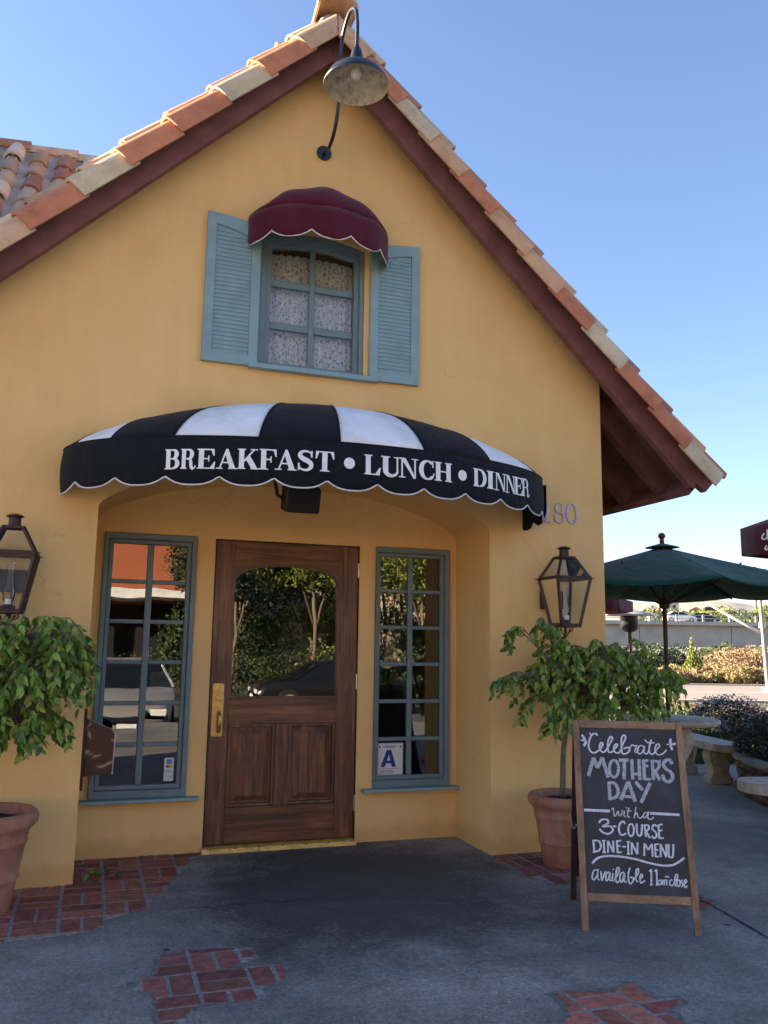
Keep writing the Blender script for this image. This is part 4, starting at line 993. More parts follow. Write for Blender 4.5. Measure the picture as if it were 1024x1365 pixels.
def lantern(cx, label):
    L = thing('gas_lantern', label, 'lantern', (cx, F, 1.56), group='bronze wall lanterns')
    cyy = 5.262; zb_, zm, zt_ = 1.565, 1.895, 2.045; a, b_, c = .073, .131, .052
    def cor(h, z): return [Vector((cx+i*h, cyy+j*h, z)) for i, j in ((-1,-1), (1,-1), (1,1), (-1,1))]
    Bt, Md, Tp = cor(a, zb_), cor(b_, zm), cor(c, zt_)
    fr = MB()
    def bar(p, q, w_):
        d = (q-p).normalized(); x = Vector((0,0,1)).cross(d); x = x.normalized() if x.length > .05 else Vector((1,0,0)); y = d.cross(x)
        vs = [p+x*i*w_+y*j*w_ for i, j in ((-1,-1), (1,-1), (1,1), (-1,1))]+[q+x*i*w_+y*j*w_ for i, j in ((-1,-1), (1,-1), (1,1), (-1,1))]
        fr.add(vs, [(0,1,2,3), (7,6,5,4)]+[(i, (i+1) % 4, (i+1) % 4+4, i+4) for i in range(4)])
    for i in range(4):
        j = (i+1) % 4
        bar(Bt[i], Md[i], .0105); bar(Md[i], Tp[i], .009); bar(Md[i], Md[j], .011); bar(Bt[i], Bt[j], .013); bar(Tp[i], Tp[j], .008)
    d_ = .020
    for i, (sx2, sy2) in enumerate(((-1,-1), (1,-1), (1,1), (-1,1))):
        fr.tube([Md[i], Md[i]+Vector((sx2*.03, sy2*.012, 0))], .0032, 6)
    fr.build('lantern_frame', M_metal, L, bevel=.0015, merge=False)
    cp2 = MB(); cp2.box(cx-c-.004, cx+c+.004, cyy-c-.004, cyy+c+.004, zt_, zt_+.008); cp2.lathe([(.034,.008), (.034,.058), (.048,.064), (.05,.070), (.02,.082), (0,.084)], (cx, cyy, zt_), 20); cp2.build('chimney_cap', M_metal, L, smooth=True, merge=False)
    ft = MB(); ft.box(cx-a+.004, cx+a-.004, cyy-a+.004, cyy+a-.004, zb_-.004, zb_+.006)
    ft.tube([(cx, cyy, zb_-.004), (cx, cyy, zb_-.085)], .010, 8)
    for s_ in (-1, 1):
        ft.tube([(cx+s_*x, cyy, zb_-.012-z) for x, z in ((.055,0), (.060,.018), (.045,.032), (.030,.022), (.036,.010), (.048,.016))], .004, 6)
        ft.tube([(cx+s_*x, cyy, zb_-.03-z) for x, z in ((.0,.05), (.02,.03), (.035,.01), (.04,-.01))], .0045, 6)
    ft.tube([(cx, cyy, zb_-.08), (cx, (cyy+F)/2, zb_-.10), (cx, F-.02, zb_-.03), (cx, F-.012, zb_+.12)], .009, 8)
    ft.build('scroll_bracket', M_metal, L, merge=False)
    for i in range(4):
        j = (i+1) % 4
        g1 = MB(); e = .93
        g1.add([Bt[i].lerp(Bt[j], .06), Bt[i].lerp(Bt[j], .94), Md[j].lerp(Md[i], .04), Md[i].lerp(Md[j], .04)], [(0,1,2,3)]); g1.build('pane', M_lampglass, L)
        g1 = MB(); g1.add([Md[i].lerp(Md[j], .04), Md[j].lerp(Md[i], .04), Tp[j].lerp(Tp[i], .06), Tp[i].lerp(Tp[j], .06)], [(0,1,2,3)]); g1.build('pane', M_lampglass, L)
    box_part('wall_plate', M_black, L, cx-.092, cx+.075, F-.055, F-.001, 1.685, 1.815)
    MB().tube([(cx, F-.055, 1.75), (cx, cyy+.10, 1.75)], .012, 8).build('wall_arm', M_metal, L)
    bu = MB(); bu.lathe([(0,0), (.040,0), (.040,.022), (.022,.028), (.020,.040)], (cx, cyy, zb_+.010), 16)
    bu.build('burner', M_metal, L, smooth=True)
    MB().lathe([(.017,0), (.017,.03), (.0,.032)], (cx, cyy-.02, zb_+.04), 12).build('igniter', M_bulb, L)
    MB().lathe([(.020,0), (.030,.02), (.034,.055), (.026,.10), (.019,.15), (.019,.23)], (cx, cyy, zb_+.05), 18).build('glass_chimney', M_lampglass, L, smooth='all')
    return L
lantern(3.172, 'bronze framed glass lantern on the wall right of the entrance, above the smaller tree')
lantern(-.452, 'bronze framed glass lantern cut by the left edge of the photo')

spk = thing('loudspeaker', 'small black loudspeaker mounted under the middle of the striped awning', 'speaker', (1.25, 5.40, 2.4))
b = MB(); b.box(-.115, .115, -.085, .085, -.085, .085); Mx = Matrix.Translation((1.235, 5.27, 2.335)) @ Matrix.Rotation(R_(14), 4, 'X')
b.v = [tuple(Mx @ Vector(v)) for v in b.v]; b.build('cabinet', mat('black_plastic', (.010,.010,.012), rough=.5), spk, bevel=.02, seg=3)
b = MB(); b.box(-.1, .1, -.089, -.0855, -.07, .07); b.v = [tuple(Mx @ Vector(v)) for v in b.v]; b.build('grille', mat('black_mesh', (.02,.02,.022), rough=.8, bump=.5, bscale=600), spk)
b = MB(); b.tube([(1.355, 5.27, 2.335), (1.375, 5.33, 2.36), (1.375, 5.459, 2.50)], .012, 6); b.tube([(1.115, 5.27, 2.335), (1.095, 5.33, 2.36), (1.095, 5.459, 2.50)], .012, 6); b.build('bracket', M_black, spk)

# ---- menu box on the left reveal, notices on the glass
mb_ = thing('menu_box', 'glossy brown menu box with sloped lid on the left side wall of the entrance', 'menu box', (.001, 5.72, .75))
box_part('back_board', M_dkwood, mb_, .0005, .018, 5.66, 5.80, .50, .985)
M_copper = mat('copper_brown_painted_reflections', rough=.32, metal=.0, spec=.35, build=lambda mt, n, l, b, tc: (lambda a, r, x: (l.new(tc.outputs['Object'], x.inputs[0]), l.new(x.outputs[0], a.inputs[0]), l.new(a.outputs[0], r.inputs[0]), l.new(r.outputs[0], b.inputs['Base Color'])))(N(n, 'ShaderNodeTexNoise', Scale=2.0, Detail=5, Roughness=.6, Distortion=.6), ramp(n, [(.50, (.070,.026,.014)), (.56, (.12,.05,.028)), (.575, (.42,.28,.15))]), (lambda q: (q.inputs['Scale'].__setattr__('default_value', (2.2, 1, 4)), q)[1])(N(n, 'ShaderNodeMapping'))))  # tan patches in the noise ramp paint reflections onto the brown case
b = MB(); b.prism([[(.0185, .580), (.185, .592), (.190, .835), (.160, .862), (.0185, .925)]], 5.69, 5.76, XZ); b.build('case', M_copper, mb_, bevel=.004)
b = MB(); b.tube([(.019, 5.688, .93), (.160, 5.688, .866), (.192, 5.688, .836), (.187, 5.688, .588)], .0035, 6); b.build('edge_trim', M_steel, mb_)
def sheet(name, label, x0, x1, z0, z1, y, cat, tilt=0):
    o = thing(name, label, cat, ((x0+x1)/2, y, z0))
    b = MB(); b.box(x0, x1, y-.0012, y, z0, z1); b.build('sheet', mat('white_paper', (.62,.62,.60), rough=.7, var=.06), o); return o
YS = RC+.0195-.0015
M_ink = mat('dark_ink', (.06,.06,.08), rough=.8); M_blueink = mat('blue_ink', (.010,.035,.20), rough=.6); M_redink = mat('red_ink', (.45,.03,.02), rough=.6); M_orink = mat('orange_ink', (.55,.28,.03), rough=.6); M_cyan = mat('card_blue', (.02,.15,.42), rough=.6)
def text(body, size, x, z, y, mt_, parent, align='CENTER', ex=1.0, name='lettering'):
    cu_ = bpy.data.curves.new(name, 'FONT'); cu_.body = body; cu_.size = size; cu_.align_x = align
    to = bpy.data.objects.new('tmp', cu_); col.objects.link(to); bpy.context.view_layer.update()
    me = bpy.data.meshes.new_from_object(to); bpy.data.objects.remove(to)
    off = wloc(parent)
    for v_ in me.vertices: v_.co = Vector((x+v_.co.x*ex, y, z+v_.co.y)) - off
    me.materials.clear(); me.materials.append(mt_)
    o = bpy.data.objects.new(name, me); col.objects.link(o); o.parent = parent; return o
gc = sheet('grade_card', 'white card with a large blue letter A low in the right entrance window', 2.060, 2.262, .464, .693, YS, 'sign')
b = MB()
for i, q in enumerate([[(.085,.19), (.40,.19+.0), (.40,.19), (.30,0), (.09,0)]]): pass
def flat(polys, y, mt_, parent, name='printing'):
    b = MB(); 
    for i, p in enumerate(polys): b.add([(a, y-.00008*i, c) for a, c in p], [tuple(range(len(p)))])
    return b.build(name, mt_, parent, merge=False)
ax_, az_, aw_, ah = 2.085, .521, .118, .122
flat([[(ax_, az_), (ax_+.033, az_), (ax_+.078, az_+ah), (ax_+.047, az_+ah)], [(ax_+.047, az_+ah), (ax_+.083, az_+ah), (ax_+aw_+.004, az_), (ax_+aw_-.030, az_), (ax_+.060, az_+ah-.012)], [(ax_+.02, az_+.026), (ax_+aw_-.02, az_+.026), (ax_+aw_-.026, az_+.046), (ax_+.026, az_+.046)]], YS-.0020, M_blueink, gc)
gl = [[(2.10, .667), (2.215, .667), (2.215, .672), (2.10, .672)], [(2.12, .657), (2.195, .657), (2.195, .661), (2.12, .661)]] + [[(2.075, .508-k*.0), (2.235, .508), (2.235, .511), (2.075, .511)]] + [[(2.08+.0*k, .495-.009*k), (2.18+.012*(k % 2), .495-.009*k), (2.18+.012*(k % 2), .498-.009*k), (2.08, .498-.009*k)] for k in range(3)]
flat(gl, YS-.0016, M_ink, gc)
b = MB()
for cx_ in (2.078, 2.240):
    b.add([(cx_+.007*math.cos(t*math.pi/6), YS-.0018, .666+.007*math.sin(t*math.pi/6)) for t in range(12)], [tuple(range(12))])
b.build('printing', M_ink, gc)
for (x0_, x1_, z0_, z1_) in ((2.064,2.2585,.4675,.469), (2.064,2.2585,.688,.6895), (2.064,2.0655,.4675,.6895), (2.257,2.2585,.4675,.6895)): MB().box(x0_, x1_, YS-.0019, YS-.0013, z0_, z1_).build('border', M_ink, gc)
cs = sheet('card_sticker', 'narrow white payment card sticker low in the left entrance window', .534, .598, .478, .630, YS, 'sticker')
flat([Rr(.548, .590, .584, .620)], YS-.0016, M_cyan, cs); text('AMEX', .013, .566, .6, YS-.0019, MATS['white_paper'], cs)
flat([[(.557+.011*math.cos(t*math.pi/8), .574+.011*math.sin(t*math.pi/8)) for t in range(16)]], YS-.0016, M_redink, cs)
flat([[(.573+.011*math.cos(t*math.pi/8), .574+.011*math.sin(t*math.pi/8)) for t in range(16)]], YS-.0018, M_orink, cs)
text('VISA', .020, .566, .534, YS-.0016, M_blueink, cs); text('DISCOVER', .0095, .566, .505, YS-.0016, M_ink, cs)
flat([[(.56,.488), (.588,.494), (.588,.500)]], YS-.0016, M_orink, cs)
nt_ = sheet('paper_notice', 'pale printed notice taped inside the left entrance window at eye level', .410, .560, 1.062, 1.205, RC+.030, 'notice')
flat([Rr(.43, 1.175-k*.012, .54-(k*37 % 5)*.006, 1.179-k*.012) for k in range(8)], RC+.0285, M_ink, nt_)

# ================================================================== A-FRAME CHALKBOARD
FL = Vector((2.432, 3.925, GZ)); FR = Vector((2.945, 3.690, GZ))
u = (FR-FL); Wd = u.length; u.normalize(); pr = Vector((-u.y, u.x, 0))
lean, Hh = .24, 1.012; vv = (pr*lean + Vector((0,0,Hh))); Lv = vv.length; vv.normalize(); nn = u.cross(vv)   # nn faces the viewer
SG = thing('chalkboard_sign', 'wooden A-frame sign with a chalkboard announcing a Mothers Day menu', 'sign', FL.lerp(FR, .5)+pr*.25)
def SP(a, c, d=0): return FL + u*a + vv*c + nn*d
def sbox(a0, a1, c0, c1, d0, d1):
    b = MB(); vs = [SP(a, c, d) for a in (a0, a1) for c in (c0, c1) for d in (d0, d1)]
    return b.add(vs, [(0,1,3,2), (4,6,7,5), (0,4,5,1), (2,3,7,6), (0,2,6,4), (1,5,7,3)])
UL, UR = .0, .580
def leg(a_top, a_bot, name='leg'):
    b = MB(); vs = []
    for c, a0 in ((0, a_bot), (Lv, a_top)):
        for da in (0, .034):
            for d in (-.020, .0): vs.append(SP(a0+da, c, d))
    return b.add(vs, [(0,1,3,2), (4,6,7,5), (0,4,5,1), (2,3,7,6), (0,2,6,4), (1,5,7,3)])
leg(.0, -.002).build('leg', M_signV, SG, bevel=.004); leg(.545, .548).build('leg', M_signV, SG, bevel=.004)
sbox(.0342, .5445, .999, Lv-.0, -.019, -.0004).build('rail', M_signH, SG, bevel=.004)
sbox(.0342, .5465, .136, .176, -.019, -.0004).build('rail', M_signH, SG, bevel=.004)
sbox(.030, .5465, .17, 1.002, -.015, -.009).build('chalkboard', M_chalkbd, SG)
# rear frame (mirror image, leaning the other way)
def BP(a, c, d=0):
    top = SP(0, Lv, -.024); bot = FL + pr*.530; ax = (top-bot).normalized(); n2 = u.cross(ax)
    return bot + u*a + ax*c*((top-bot).length/Lv) + n2*d
for a in (.004, .544):
    b = MB(); vs = [BP(a+da, c, d) for c in (0, Lv-.01) for da in (0, .032) for d in (-.02, 0)]
    b.add(vs, [(0,1,3,2), (4,6,7,5), (0,4,5,1), (2,3,7,6), (0,2,6,4), (1,5,7,3)]).build('rear_leg', M_dkwood, SG, bevel=.003)
for c0, c1 in ((.14, .18), (1.0-.02, 1.02)):
    b = MB(); vs = [BP(a, c, d) for a in (.0365, .5435) for c in (c0, c1) for d in (-.018, -.001)]
    b.add(vs, [(0,1,3,2), (4,6,7,5), (0,4,5,1), (2,3,7,6), (0,2,6,4), (1,5,7,3)]).build('rear_rail', M_dkwood, SG)
b = MB(); vs = [BP(a, c, d) for a in (.036, .544) for c in (.18, .985) for d in (-.012, -.008)]
b.add(vs, [(0,1,3,2), (4,6,7,5), (0,4,5,1), (2,3,7,6), (0,2,6,4), (1,5,7,3)]).build('rear_board', M_dark, SG)
p0 = SP(-.006, .50, -.01); p1 = BP(-.006, .50, 0)
b = MB(); b.tube([p0.lerp(p1, t/6) + Vector((0, 0, -.045*math.sin(math.pi*t/6))) for t in range(7)], .004, 6); b.build('cord', M_galv, SG)
# chalk writing: strokes measured on the board
def onboard(px, py):
    d = ray(px, py); t = (FL-EYE).dot(nn)/d.dot(nn); q = EYE+d*t-FL
    return Vector((q.dot(u), q.dot(vv), 0))
BA, BC = .288, .59
nst = [0]
def chalk(strokes, zo, sc, m_, sm=True, taper=True):
    b = MB()
    for st in strokes:
        wd, pts = st[0], st[1:]
        P = [onboard(zo[0]+x/sc, zo[1]+y/sc) for x, y in pts]
        wd = wd/sc*.00395
        if sm and len(P) > 2: P = crs(P, 7)
        else:
            Q = []
            for i in range(len(P)-1): Q += [P[i].lerp(P[i+1], t/4) for t in range(4)]
            P = Q+[P[-1]]
        nst[0] += 1; h = -.0087+.00006*(nst[0] % 30); A_, B_ = [], []
        for i, p in enumerate(P):
            d = (P[min(i+1, len(P)-1)]-P[max(i-1, 0)]).normalized(); n_ = Vector((-d.y, d.x, 0))
            k = wd*(1+random.uniform(-.06, .06))*( .8+.2*abs(d.y) if sm else 1)
            A_.append(SP(*(p+n_*k/2).xy, h)); B_.append(SP(*(p-n_*k/2).xy, h))
        b.grid([A_, B_])
    o = b.build('chalk_writing', m_, SG, merge=False); o['kind'] = 'stuff'; return o
Z1, Z2 = ((770, 965), 7.314), ((775, 1070), 6.827)
def oval(cx_, cy2, rx, ry, w_, n_=14): return (w_, *[(cx_+rx*math.sin(2*math.pi*i/n_), cy2-ry*math.cos(2*math.pi*i/n_)) for i in range(n_+1)])
chalk([(12,(118,82),(138,112)), (17,(198,112),(182,94),(150,98),(124,138),(110,200),(122,252),(155,280),(192,268),(225,238),(246,205),(244,182),(226,186),(216,225),(230,262),(262,272),(300,222),(342,142),(326,122),(302,158),(296,228),(310,274),(342,268),(368,235),(390,212),(384,194),(366,204),(356,245),(376,280),(412,272),(440,205),(471,132),(454,108),(434,132),(430,200),(440,284),(478,286),(510,255),(492,226),(452,240)),
       (12,(505,240),(535,202),(555,214),(582,208),(562,262),(575,278),(600,250)), (14,(645,214),(608,212),(588,256),(604,290),(636,272),(656,216),(650,272),(680,290),(702,240),(720,152)),
       (14,(720,150),(702,225),(708,282),(738,292),(772,250),(802,215),(794,194),(770,204),(758,250),(782,296),(832,290),(872,250)), (13,(655,150),(692,180),(756,182))], *Z1, M_chalk)
chalk([(24,(44,104),(74,150)), (20,(34,156),(86,160)), (24,(64,214),(88,166)), (24,(912,142),(904,192)), (24,(960,190),(906,202)), (24,(928,252),(906,208)), (10,(866,196),(906,200))], *Z1, M_chalk)
chalk([(34,(108,505),(158,325)), (34,(158,325),(196,428)), (34,(196,428),(244,325)), (34,(244,325),(300,520)), (30,(404,350),(500,350)), (34,(460,350),(456,538)), (32,(530,342),(541,542)), (32,(600,342),(611,546)), (26,(540,485),(608,487)), (32,(646,345),(656,546)), (24,(646,356),(694,356)), (24,(650,408),(694,406)), (26,(655,535),(716,537)), (32,(730,348),(744,546)), (34,(752,452),(806,548)), (14,(805,348),(809,372))], *Z1, M_chalk2, sm=False)
chalk([oval(358,434,44,84,28), (30,(732,360),(785,366),(800,406),(776,446),(748,458)), (34,(926,390),(905,354),(866,352),(840,392),(866,436),(918,476),(930,526),(896,562),(852,546),(830,492))], *Z1, M_chalk2)
chalk([(32,(308,560),(320,742)), (34,(425,738),(498,558)), (34,(498,560),(566,758)), (26,(452,706),(552,710)), (32,(568,562),(640,645)), (34,(712,572),(622,768)), (22,(64,840),(318,850))], *Z1, M_chalk2, sm=False)
chalk([(32,(308,572),(362,578),(398,640),(384,706),(318,732))], *Z1, M_chalk2)
chalk([(22,(630,95),(896,110)), (22,(26,64),(262,74))], *Z2, M_chalk, sm=False)
chalk([(9,(275,62),(294,48),(300,108),(316,120),(336,76),(346,115),(364,114),(378,66)), (9,(396,76),(390,114),(408,130)), (9,(412,42),(416,52)), (9,(436,44),(424,118),(446,134)), (8,(414,76),(462,74)), (9,(500,38),(484,142)), (9,(487,118),(510,90),(518,128),(544,140),(562,118)), (10,(608,86),(576,94),(568,130),(590,130),(616,82),(608,138),(640,150),(662,128))], *Z2, M_chalk)
chalk([(17,(162,182),(186,155),(236,154),(246,184),(196,216),(264,214),(290,250),(252,282),(200,270),(166,238)), (17,(404,192),(380,170),(352,195),(345,250),(368,294),(410,280)), oval(455,248,26,56,16), (17,(505,188),(510,270),(530,302),(550,280),(556,195)), (17,(580,202),(612,206),(616,240),(588,258)), (17,(690,214),(664,200),(648,235),(680,270),(688,305),(660,322),(644,300)), (17,(112,342),(162,350),(180,395),(160,436),(106,450)), (17,(797,375),(800,480),(820,498),(838,480),(840,378))], *Z2, M_chalk)
chalk([(16,(290,215),(320,215)), (17,(578,198),(592,312)), (17,(592,256),(628,322)), (17,(704,198),(714,326)), (14,(704,204),(744,196)), (14,(710,256),(742,250)), (14,(714,324),(754,320)), (17,(112,340),(120,446)), (17,(206,345),(211,452)), (12,(190,345),(222,344)), (12,(194,452),(228,452)), (16,(246,455),(244,345)), (17,(246,348),(295,450)), (16,(292,345),(296,450)), (17,(326,345),(332,456)), (14,(326,348),(366,345)), (14,(328,396),(358,392)), (14,(332,454),(370,450)), (15,(376,400),(406,400)), (16,(428,355),(430,466)), (12,(414,356),(444,355)), (12,(416,467),(446,467)), (16,(462,470),(460,360)), (17,(460,362),(512,468)), (16,(514,360),(514,468)), (16,(574,484),(578,370)), (16,(578,372),(612,430)), (16,(612,430),(646,374)), (17,(646,374),(652,492)), (16,(674,375),(678,492)), (13,(674,378),(708,376)), (13,(676,432),(704,430)), (13,(678,492),(710,490)), (16,(726,495),(724,375)), (17,(724,378),(776,495)), (16,(776,378),(778,495))], *Z2, M_chalk, sm=False)
chalk([(20,(100,552),(150,505),(220,487),(330,487),(480,510),(620,548),(740,572),(830,568),(890,540),(940,502))], *Z2, M_chalk)
chalk([(13,(152,610),(116,620),(100,680),(120,700),(148,652),(156,602),(150,680),(166,706)), (13,(180,622),(190,706),(214,642),(228,625)), (13,(256,630),(228,650),(230,710),(250,690),(264,636),(260,700),(280,710)), (13,(290,640),(284,700),(302,716)), (11,(292,602),(295,612)), (13,(305,700),(340,642),(346,596),(326,600),(315,680),(325,725),(348,714)), (13,(392,630),(360,650),(354,702),(374,720),(396,642),(394,714),(416,718)), (14,(446,592),(430,652),(440,734),(470,720),(476,682),(446,680)), (13,(482,700),(520,642),(520,600),(502,620),(500,700),(520,720)), (13,(530,702),(560,672),(550,650),(536,682),(546,730),(584,708)),
       (11,(732,702),(706,712),(705,745),(728,735),(733,702),(736,748)), (11,(745,750),(746,706)), (11,(746,716),(758,704),(761,750)), (11,(762,712),(778,704),(781,755)),
       (13,(830,700),(808,715),(812,750),(836,750),(874,692),(880,656),(862,660),(852,720),(862,762)), oval(888,732,15,30,13), (12,(926,702),(912,720),(930,745),(914,768)), (13,(936,745),(962,716),(950,700),(938,740),(950,772),(970,755))], *Z2, M_chalk)
chalk([(13,(620,626),(640,608)), (15,(640,606),(640,746)), (13,(668,626),(688,608)), (15,(688,606),(692,748)), (11,(626,746),(656,746)), (11,(678,748),(708,749)), (11,(766,672),(802,675))], *Z2, M_chalk, sm=False)

# ================================================================== POTS AND FIG TREES
def pot(cx_, cyy, k, label):
    P_ = thing('terracotta_pot', label, 'plant pot', (cx_, cyy, GZ), group='terracotta pots beside the entrance')
    pf_ = [(0,.0), (.148,.0), (.160,.008), (.185,.15), (.187,.155), (.194,.16), (.197,.17), (.192,.18), (.215,.33), (.222,.34), (.226,.352), (.222,.362), (.232,.405), (.250,.418), (.268,.440), (.272,.465), (.262,.490), (.244,.500), (.228,.494), (.218,.475), (.214,.44)]
    MB().lathe([(r*k, z*k) for r, z in pf_], (cx_, cyy, GZ), 48).build('pot', M_terra, P_, smooth='all')
    b = MB(); rows = []
    for i in range(7):
        r = .216*k*i/6; rows.append([(cx_+r*math.cos(t*math.pi/12), cyy+r*math.sin(t*math.pi/12), GZ+.445*k+random.uniform(-.008, .008)) for t in range(24)])
    b.grid(rows, close=True); b.build('soil', M_soil, P_, smooth='all', merge=False)
    return P_
pot(3.045, 5.10, .90, 'terracotta pot behind the chalkboard sign, holding the right fig tree')
pot(-.470, 5.06, 1.02, 'terracotta pot cut by the left edge, holding the left fig tree')

def leaf_mesh(L_, W_, fold=.18, curl=.25):
    """pointed fig leaf: two blades folded on the midrib, 12 triangles"""
    n_ = 5; vs = []; fs = []
    for i in range(n_+1):
        t = i/n_; w_ = W_/2*math.sin(math.pi*min(1, t**.75*1.0))**.8 if 0 < i < n_ else 0
        z = -curl*L_*t*t
        vs += [(-w_, t*L_, z+fold*w_), (0, t*L_, z), (w_, t*L_, z+fold*w_)]
    for i in range(n_):
        a = i*3
        fs += [(a, a+1, a+4, a+3), (a+1, a+2, a+5, a+4)]
    return np.array(vs), fs
LV, LF = leaf_mesh(.052, .026)
lp = []
for k in range(3):
    v_, f_ = leaf_mesh(.053*(1, .85, 1.1)[k], .027*(1, .95, 1.05)[k], .18+.08*k, .15+.15*k)
    b = MB().add([tuple(x) for x in v_], f_); o = b.build('leaf', M_fig, None, smooth='all'); col.objects.unlink(o); lp.append(o)
def fig(cx_, cyy, z0_, blobs, label, lean_pts, nseed, part_leaves=290):
    rn = random.Random(nseed)
    T = thing('fig_tree', label, 'tree', (cx_, cyy, z0_), group='weeping fig trees in terracotta pots')
    tk = MB(); top = Vector(lean_pts[-1]); tk.tube(crs([Vector(p) for p in lean_pts], 5), [.020-.008*i/(5*(len(lean_pts)-1)) for i in range(5*(len(lean_pts)-1)+1)], 10)
    tk.build('trunk', M_bark, T, smooth='all')
    tw = MB(); leaves = []
    for (bx_, by_, bz_, rx, ry, rz_, n_) in blobs:
        c = Vector((bx_, by_, bz_)); base_ = Vector(lean_pts[-1]).lerp(Vector(lean_pts[-2]), rn.random()*.6)
        mid = base_.lerp(c, .5)+Vector((0, 0, .03)); main = crs([base_, mid, c], 5); tw.tube(main, [.008-.005*i/10 for i in range(len(main))], 5)
        for _ in range(max(3, int(n_/4.6))):
            # a drooping twig inside the blob
            while True:
                q = Vector((rn.uniform(-1, 1), rn.uniform(-1, 1), rn.uniform(-1, 1)))
                if .25 < q.length < 1: break
            p = c+Vector((q.x*rx, q.y*ry, q.z*rz_)); st_ = main[rn.randrange(4, len(main))]
            out_ = Vector((q.x*rx, q.y*ry, 0)); out_ = out_.normalized() if out_.length > 1e-4 else Vector((1,0,0))
            L_ = rn.uniform(.09, .20); tip = p+out_*L_*.45-Vector((0, 0, L_*.8))
            path = crs([st_, st_.lerp(p, .5)+Vector((0,0,.008)), p, p.lerp(tip, .5)+out_*.03+Vector((0,0,.015)), tip], 4)
            tw.tube(path, [.0035-.002*i/len(path) for i in range(len(path))], 4)
            seg_ = path[6:]
            for i in range(14):
                t = i/13; j = min(int(t*(len(seg_)-1)), len(seg_)-2); q2 = seg_[j].lerp(seg_[j+1], t*(len(seg_)-1)-j)
                side = (1 if i % 2 else -1); a = rn.uniform(0, 2*math.pi)
                d = (out_*.35+Vector((math.cos(a)*.75, math.sin(a)*.75, -1.05+rn.uniform(-.3, .5)))).normalized()
                leaves.append((q2, d, rn.choice((.55, .8, .95, 1.05, 1.25))*rn.uniform(.9, 1.1), rn.uniform(-1.1, 1.1)))
    tw.build('branches', M_bark, T, smooth='all', merge=False)
    # keep leaves off the walls
    def okp(p): return not (p.y > F-.02 and -.91 < p.x < 3.66 and not (-.0 < p.x < 2.66)) and p.y < 5.42 if (p.x < .02 or 2.64 < p.x < 3.66) else True
    leaves = [q for q in leaves if okp(q[0]+q[1]*.08) and okp(q[0])]
    leaves.sort(key=lambda q: q[0].y)
    V_ = []; F_ = []
    stp = max(1, len(leaves)//2//part_leaves)
    front = set(range(0, part_leaves*max(1, stp), max(1, stp)))
    for i, (p, d, s_, tw_) in enumerate(leaves):
        Y = d; nr = Vector((rn.uniform(-.6, .6), -1, rn.uniform(.0, .7))); X = Y.cross(nr); X = X.normalized() if X.length > .05 else Y.orthogonal().normalized(); Z = X.cross(Y)
        R3 = Matrix((X, Y, Z)).transposed() @ Matrix.Rotation(tw_, 3, 'Y')
        if i in front:
            M_ = R3.to_4x4() @ Matrix.Scale(s_, 4); M_.translation = p - T.location
            inst(lp[i % 3], T, M_, None, 'leaf')
        else:
            A_ = np.array(R3)*s_; o_ = len(V_)*0+sum(len(x) for x in V_) if False else fig.n
            V_.append(LV @ A_.T + np.array(p)); F_ += [tuple(k+o_ for k in f) for f in LF]; fig.n += len(LV)
    b = MB(); b.v = [tuple(x) for x in np.concatenate(V_)]; b.f = F_; b.mi = [0]*len(F_); fig.n = 0
    o = b.build('foliage', M_fig, T, smooth='all', merge=False); o['kind'] = 'stuff'
    return T
fig.n = 0
fig(-.47, 5.06, .46, [(-.30,5.02,1.45,.30,.24,.12,230), (-.62,5.0,1.45,.25,.24,.12,180), (-.10,5.0,1.42,.12,.16,.10,100), (-.32,4.95,1.22,.28,.25,.14,260), (-.62,4.98,1.18,.26,.24,.16,200), (-.12,4.98,1.25,.12,.16,.10,100), (-.36,4.98,1.02,.24,.22,.10,190), (-.66,4.95,.98,.20,.22,.10,130), (-.22,4.96,.98,.08,.12,.06,50)],
    'leafy weeping fig in the pot at the left edge', [(-.47,5.06,.44), (-.46,5.07,.72), (-.49,5.06,.98), (-.46,5.05,1.2)], 3)
fig(3.03, 5.10, .44, [(3.02,5.08,1.42,.16,.16,.10,100), (3.25,5.05,1.38,.20,.20,.10,140), (3.50,5.05,1.38,.17,.20,.12,170), (3.66,5.0,1.22,.16,.22,.13,170), (3.12,5.0,1.26,.22,.20,.10,170), (3.40,5.0,1.18,.20,.20,.11,190), (2.85,5.04,1.25,.13,.14,.08,70), (2.70,5.02,1.24,.10,.08,.04,28), (2.58,5.0,1.22,.05,.05,.02,12), (2.72,5.05,1.54,.06,.05,.03,24), (2.87,5.05,1.58,.06,.06,.05,28), (2.86,5.02,1.06,.12,.12,.06,60), (2.93,4.98,.98,.06,.06,.05,24), (3.25,5.0,1.06,.14,.16,.06,60), (3.60,5.02,1.06,.13,.18,.08,90)],
    'spreading weeping fig behind the chalkboard, leafy arms reaching left under the lantern', [(3.03,5.10,.43), (3.05,5.11,.75), (3.10,5.10,1.0), (3.06,5.09,1.18)], 11)
# fallen sprig by the wall
sp_ = thing('fallen_sprig', 'small sprig of yellow green leaves lying on the bricks by the left pier', 'leaves', (.14, 5.60, GZ+.008))
b = MB(); b.tube([(.10, 5.55, .02), (.2, 5.63, .05), (.34, 5.66, .03)], .0025, 5); b.build('stalk', M_bark, sp_)
for k in range(12):
    a = random.uniform(0, 6.28); X = Vector((math.cos(a), math.sin(a), random.uniform(-.1, .4))).normalized(); Z0 = Vector((random.uniform(-.4,.4), random.uniform(-.6,.0), 1)); Y = Z0.cross(X).normalized(); Z = X.cross(Y)
    M_ = Matrix((Y, X, Z)).transposed().to_4x4(); M_.translation = Vector((random.uniform(.06, .26), random.uniform(5.5, 5.72), GZ+.035)) - sp_.location
    o = inst(lp[k % 3], sp_, M_, None, 'leaf')

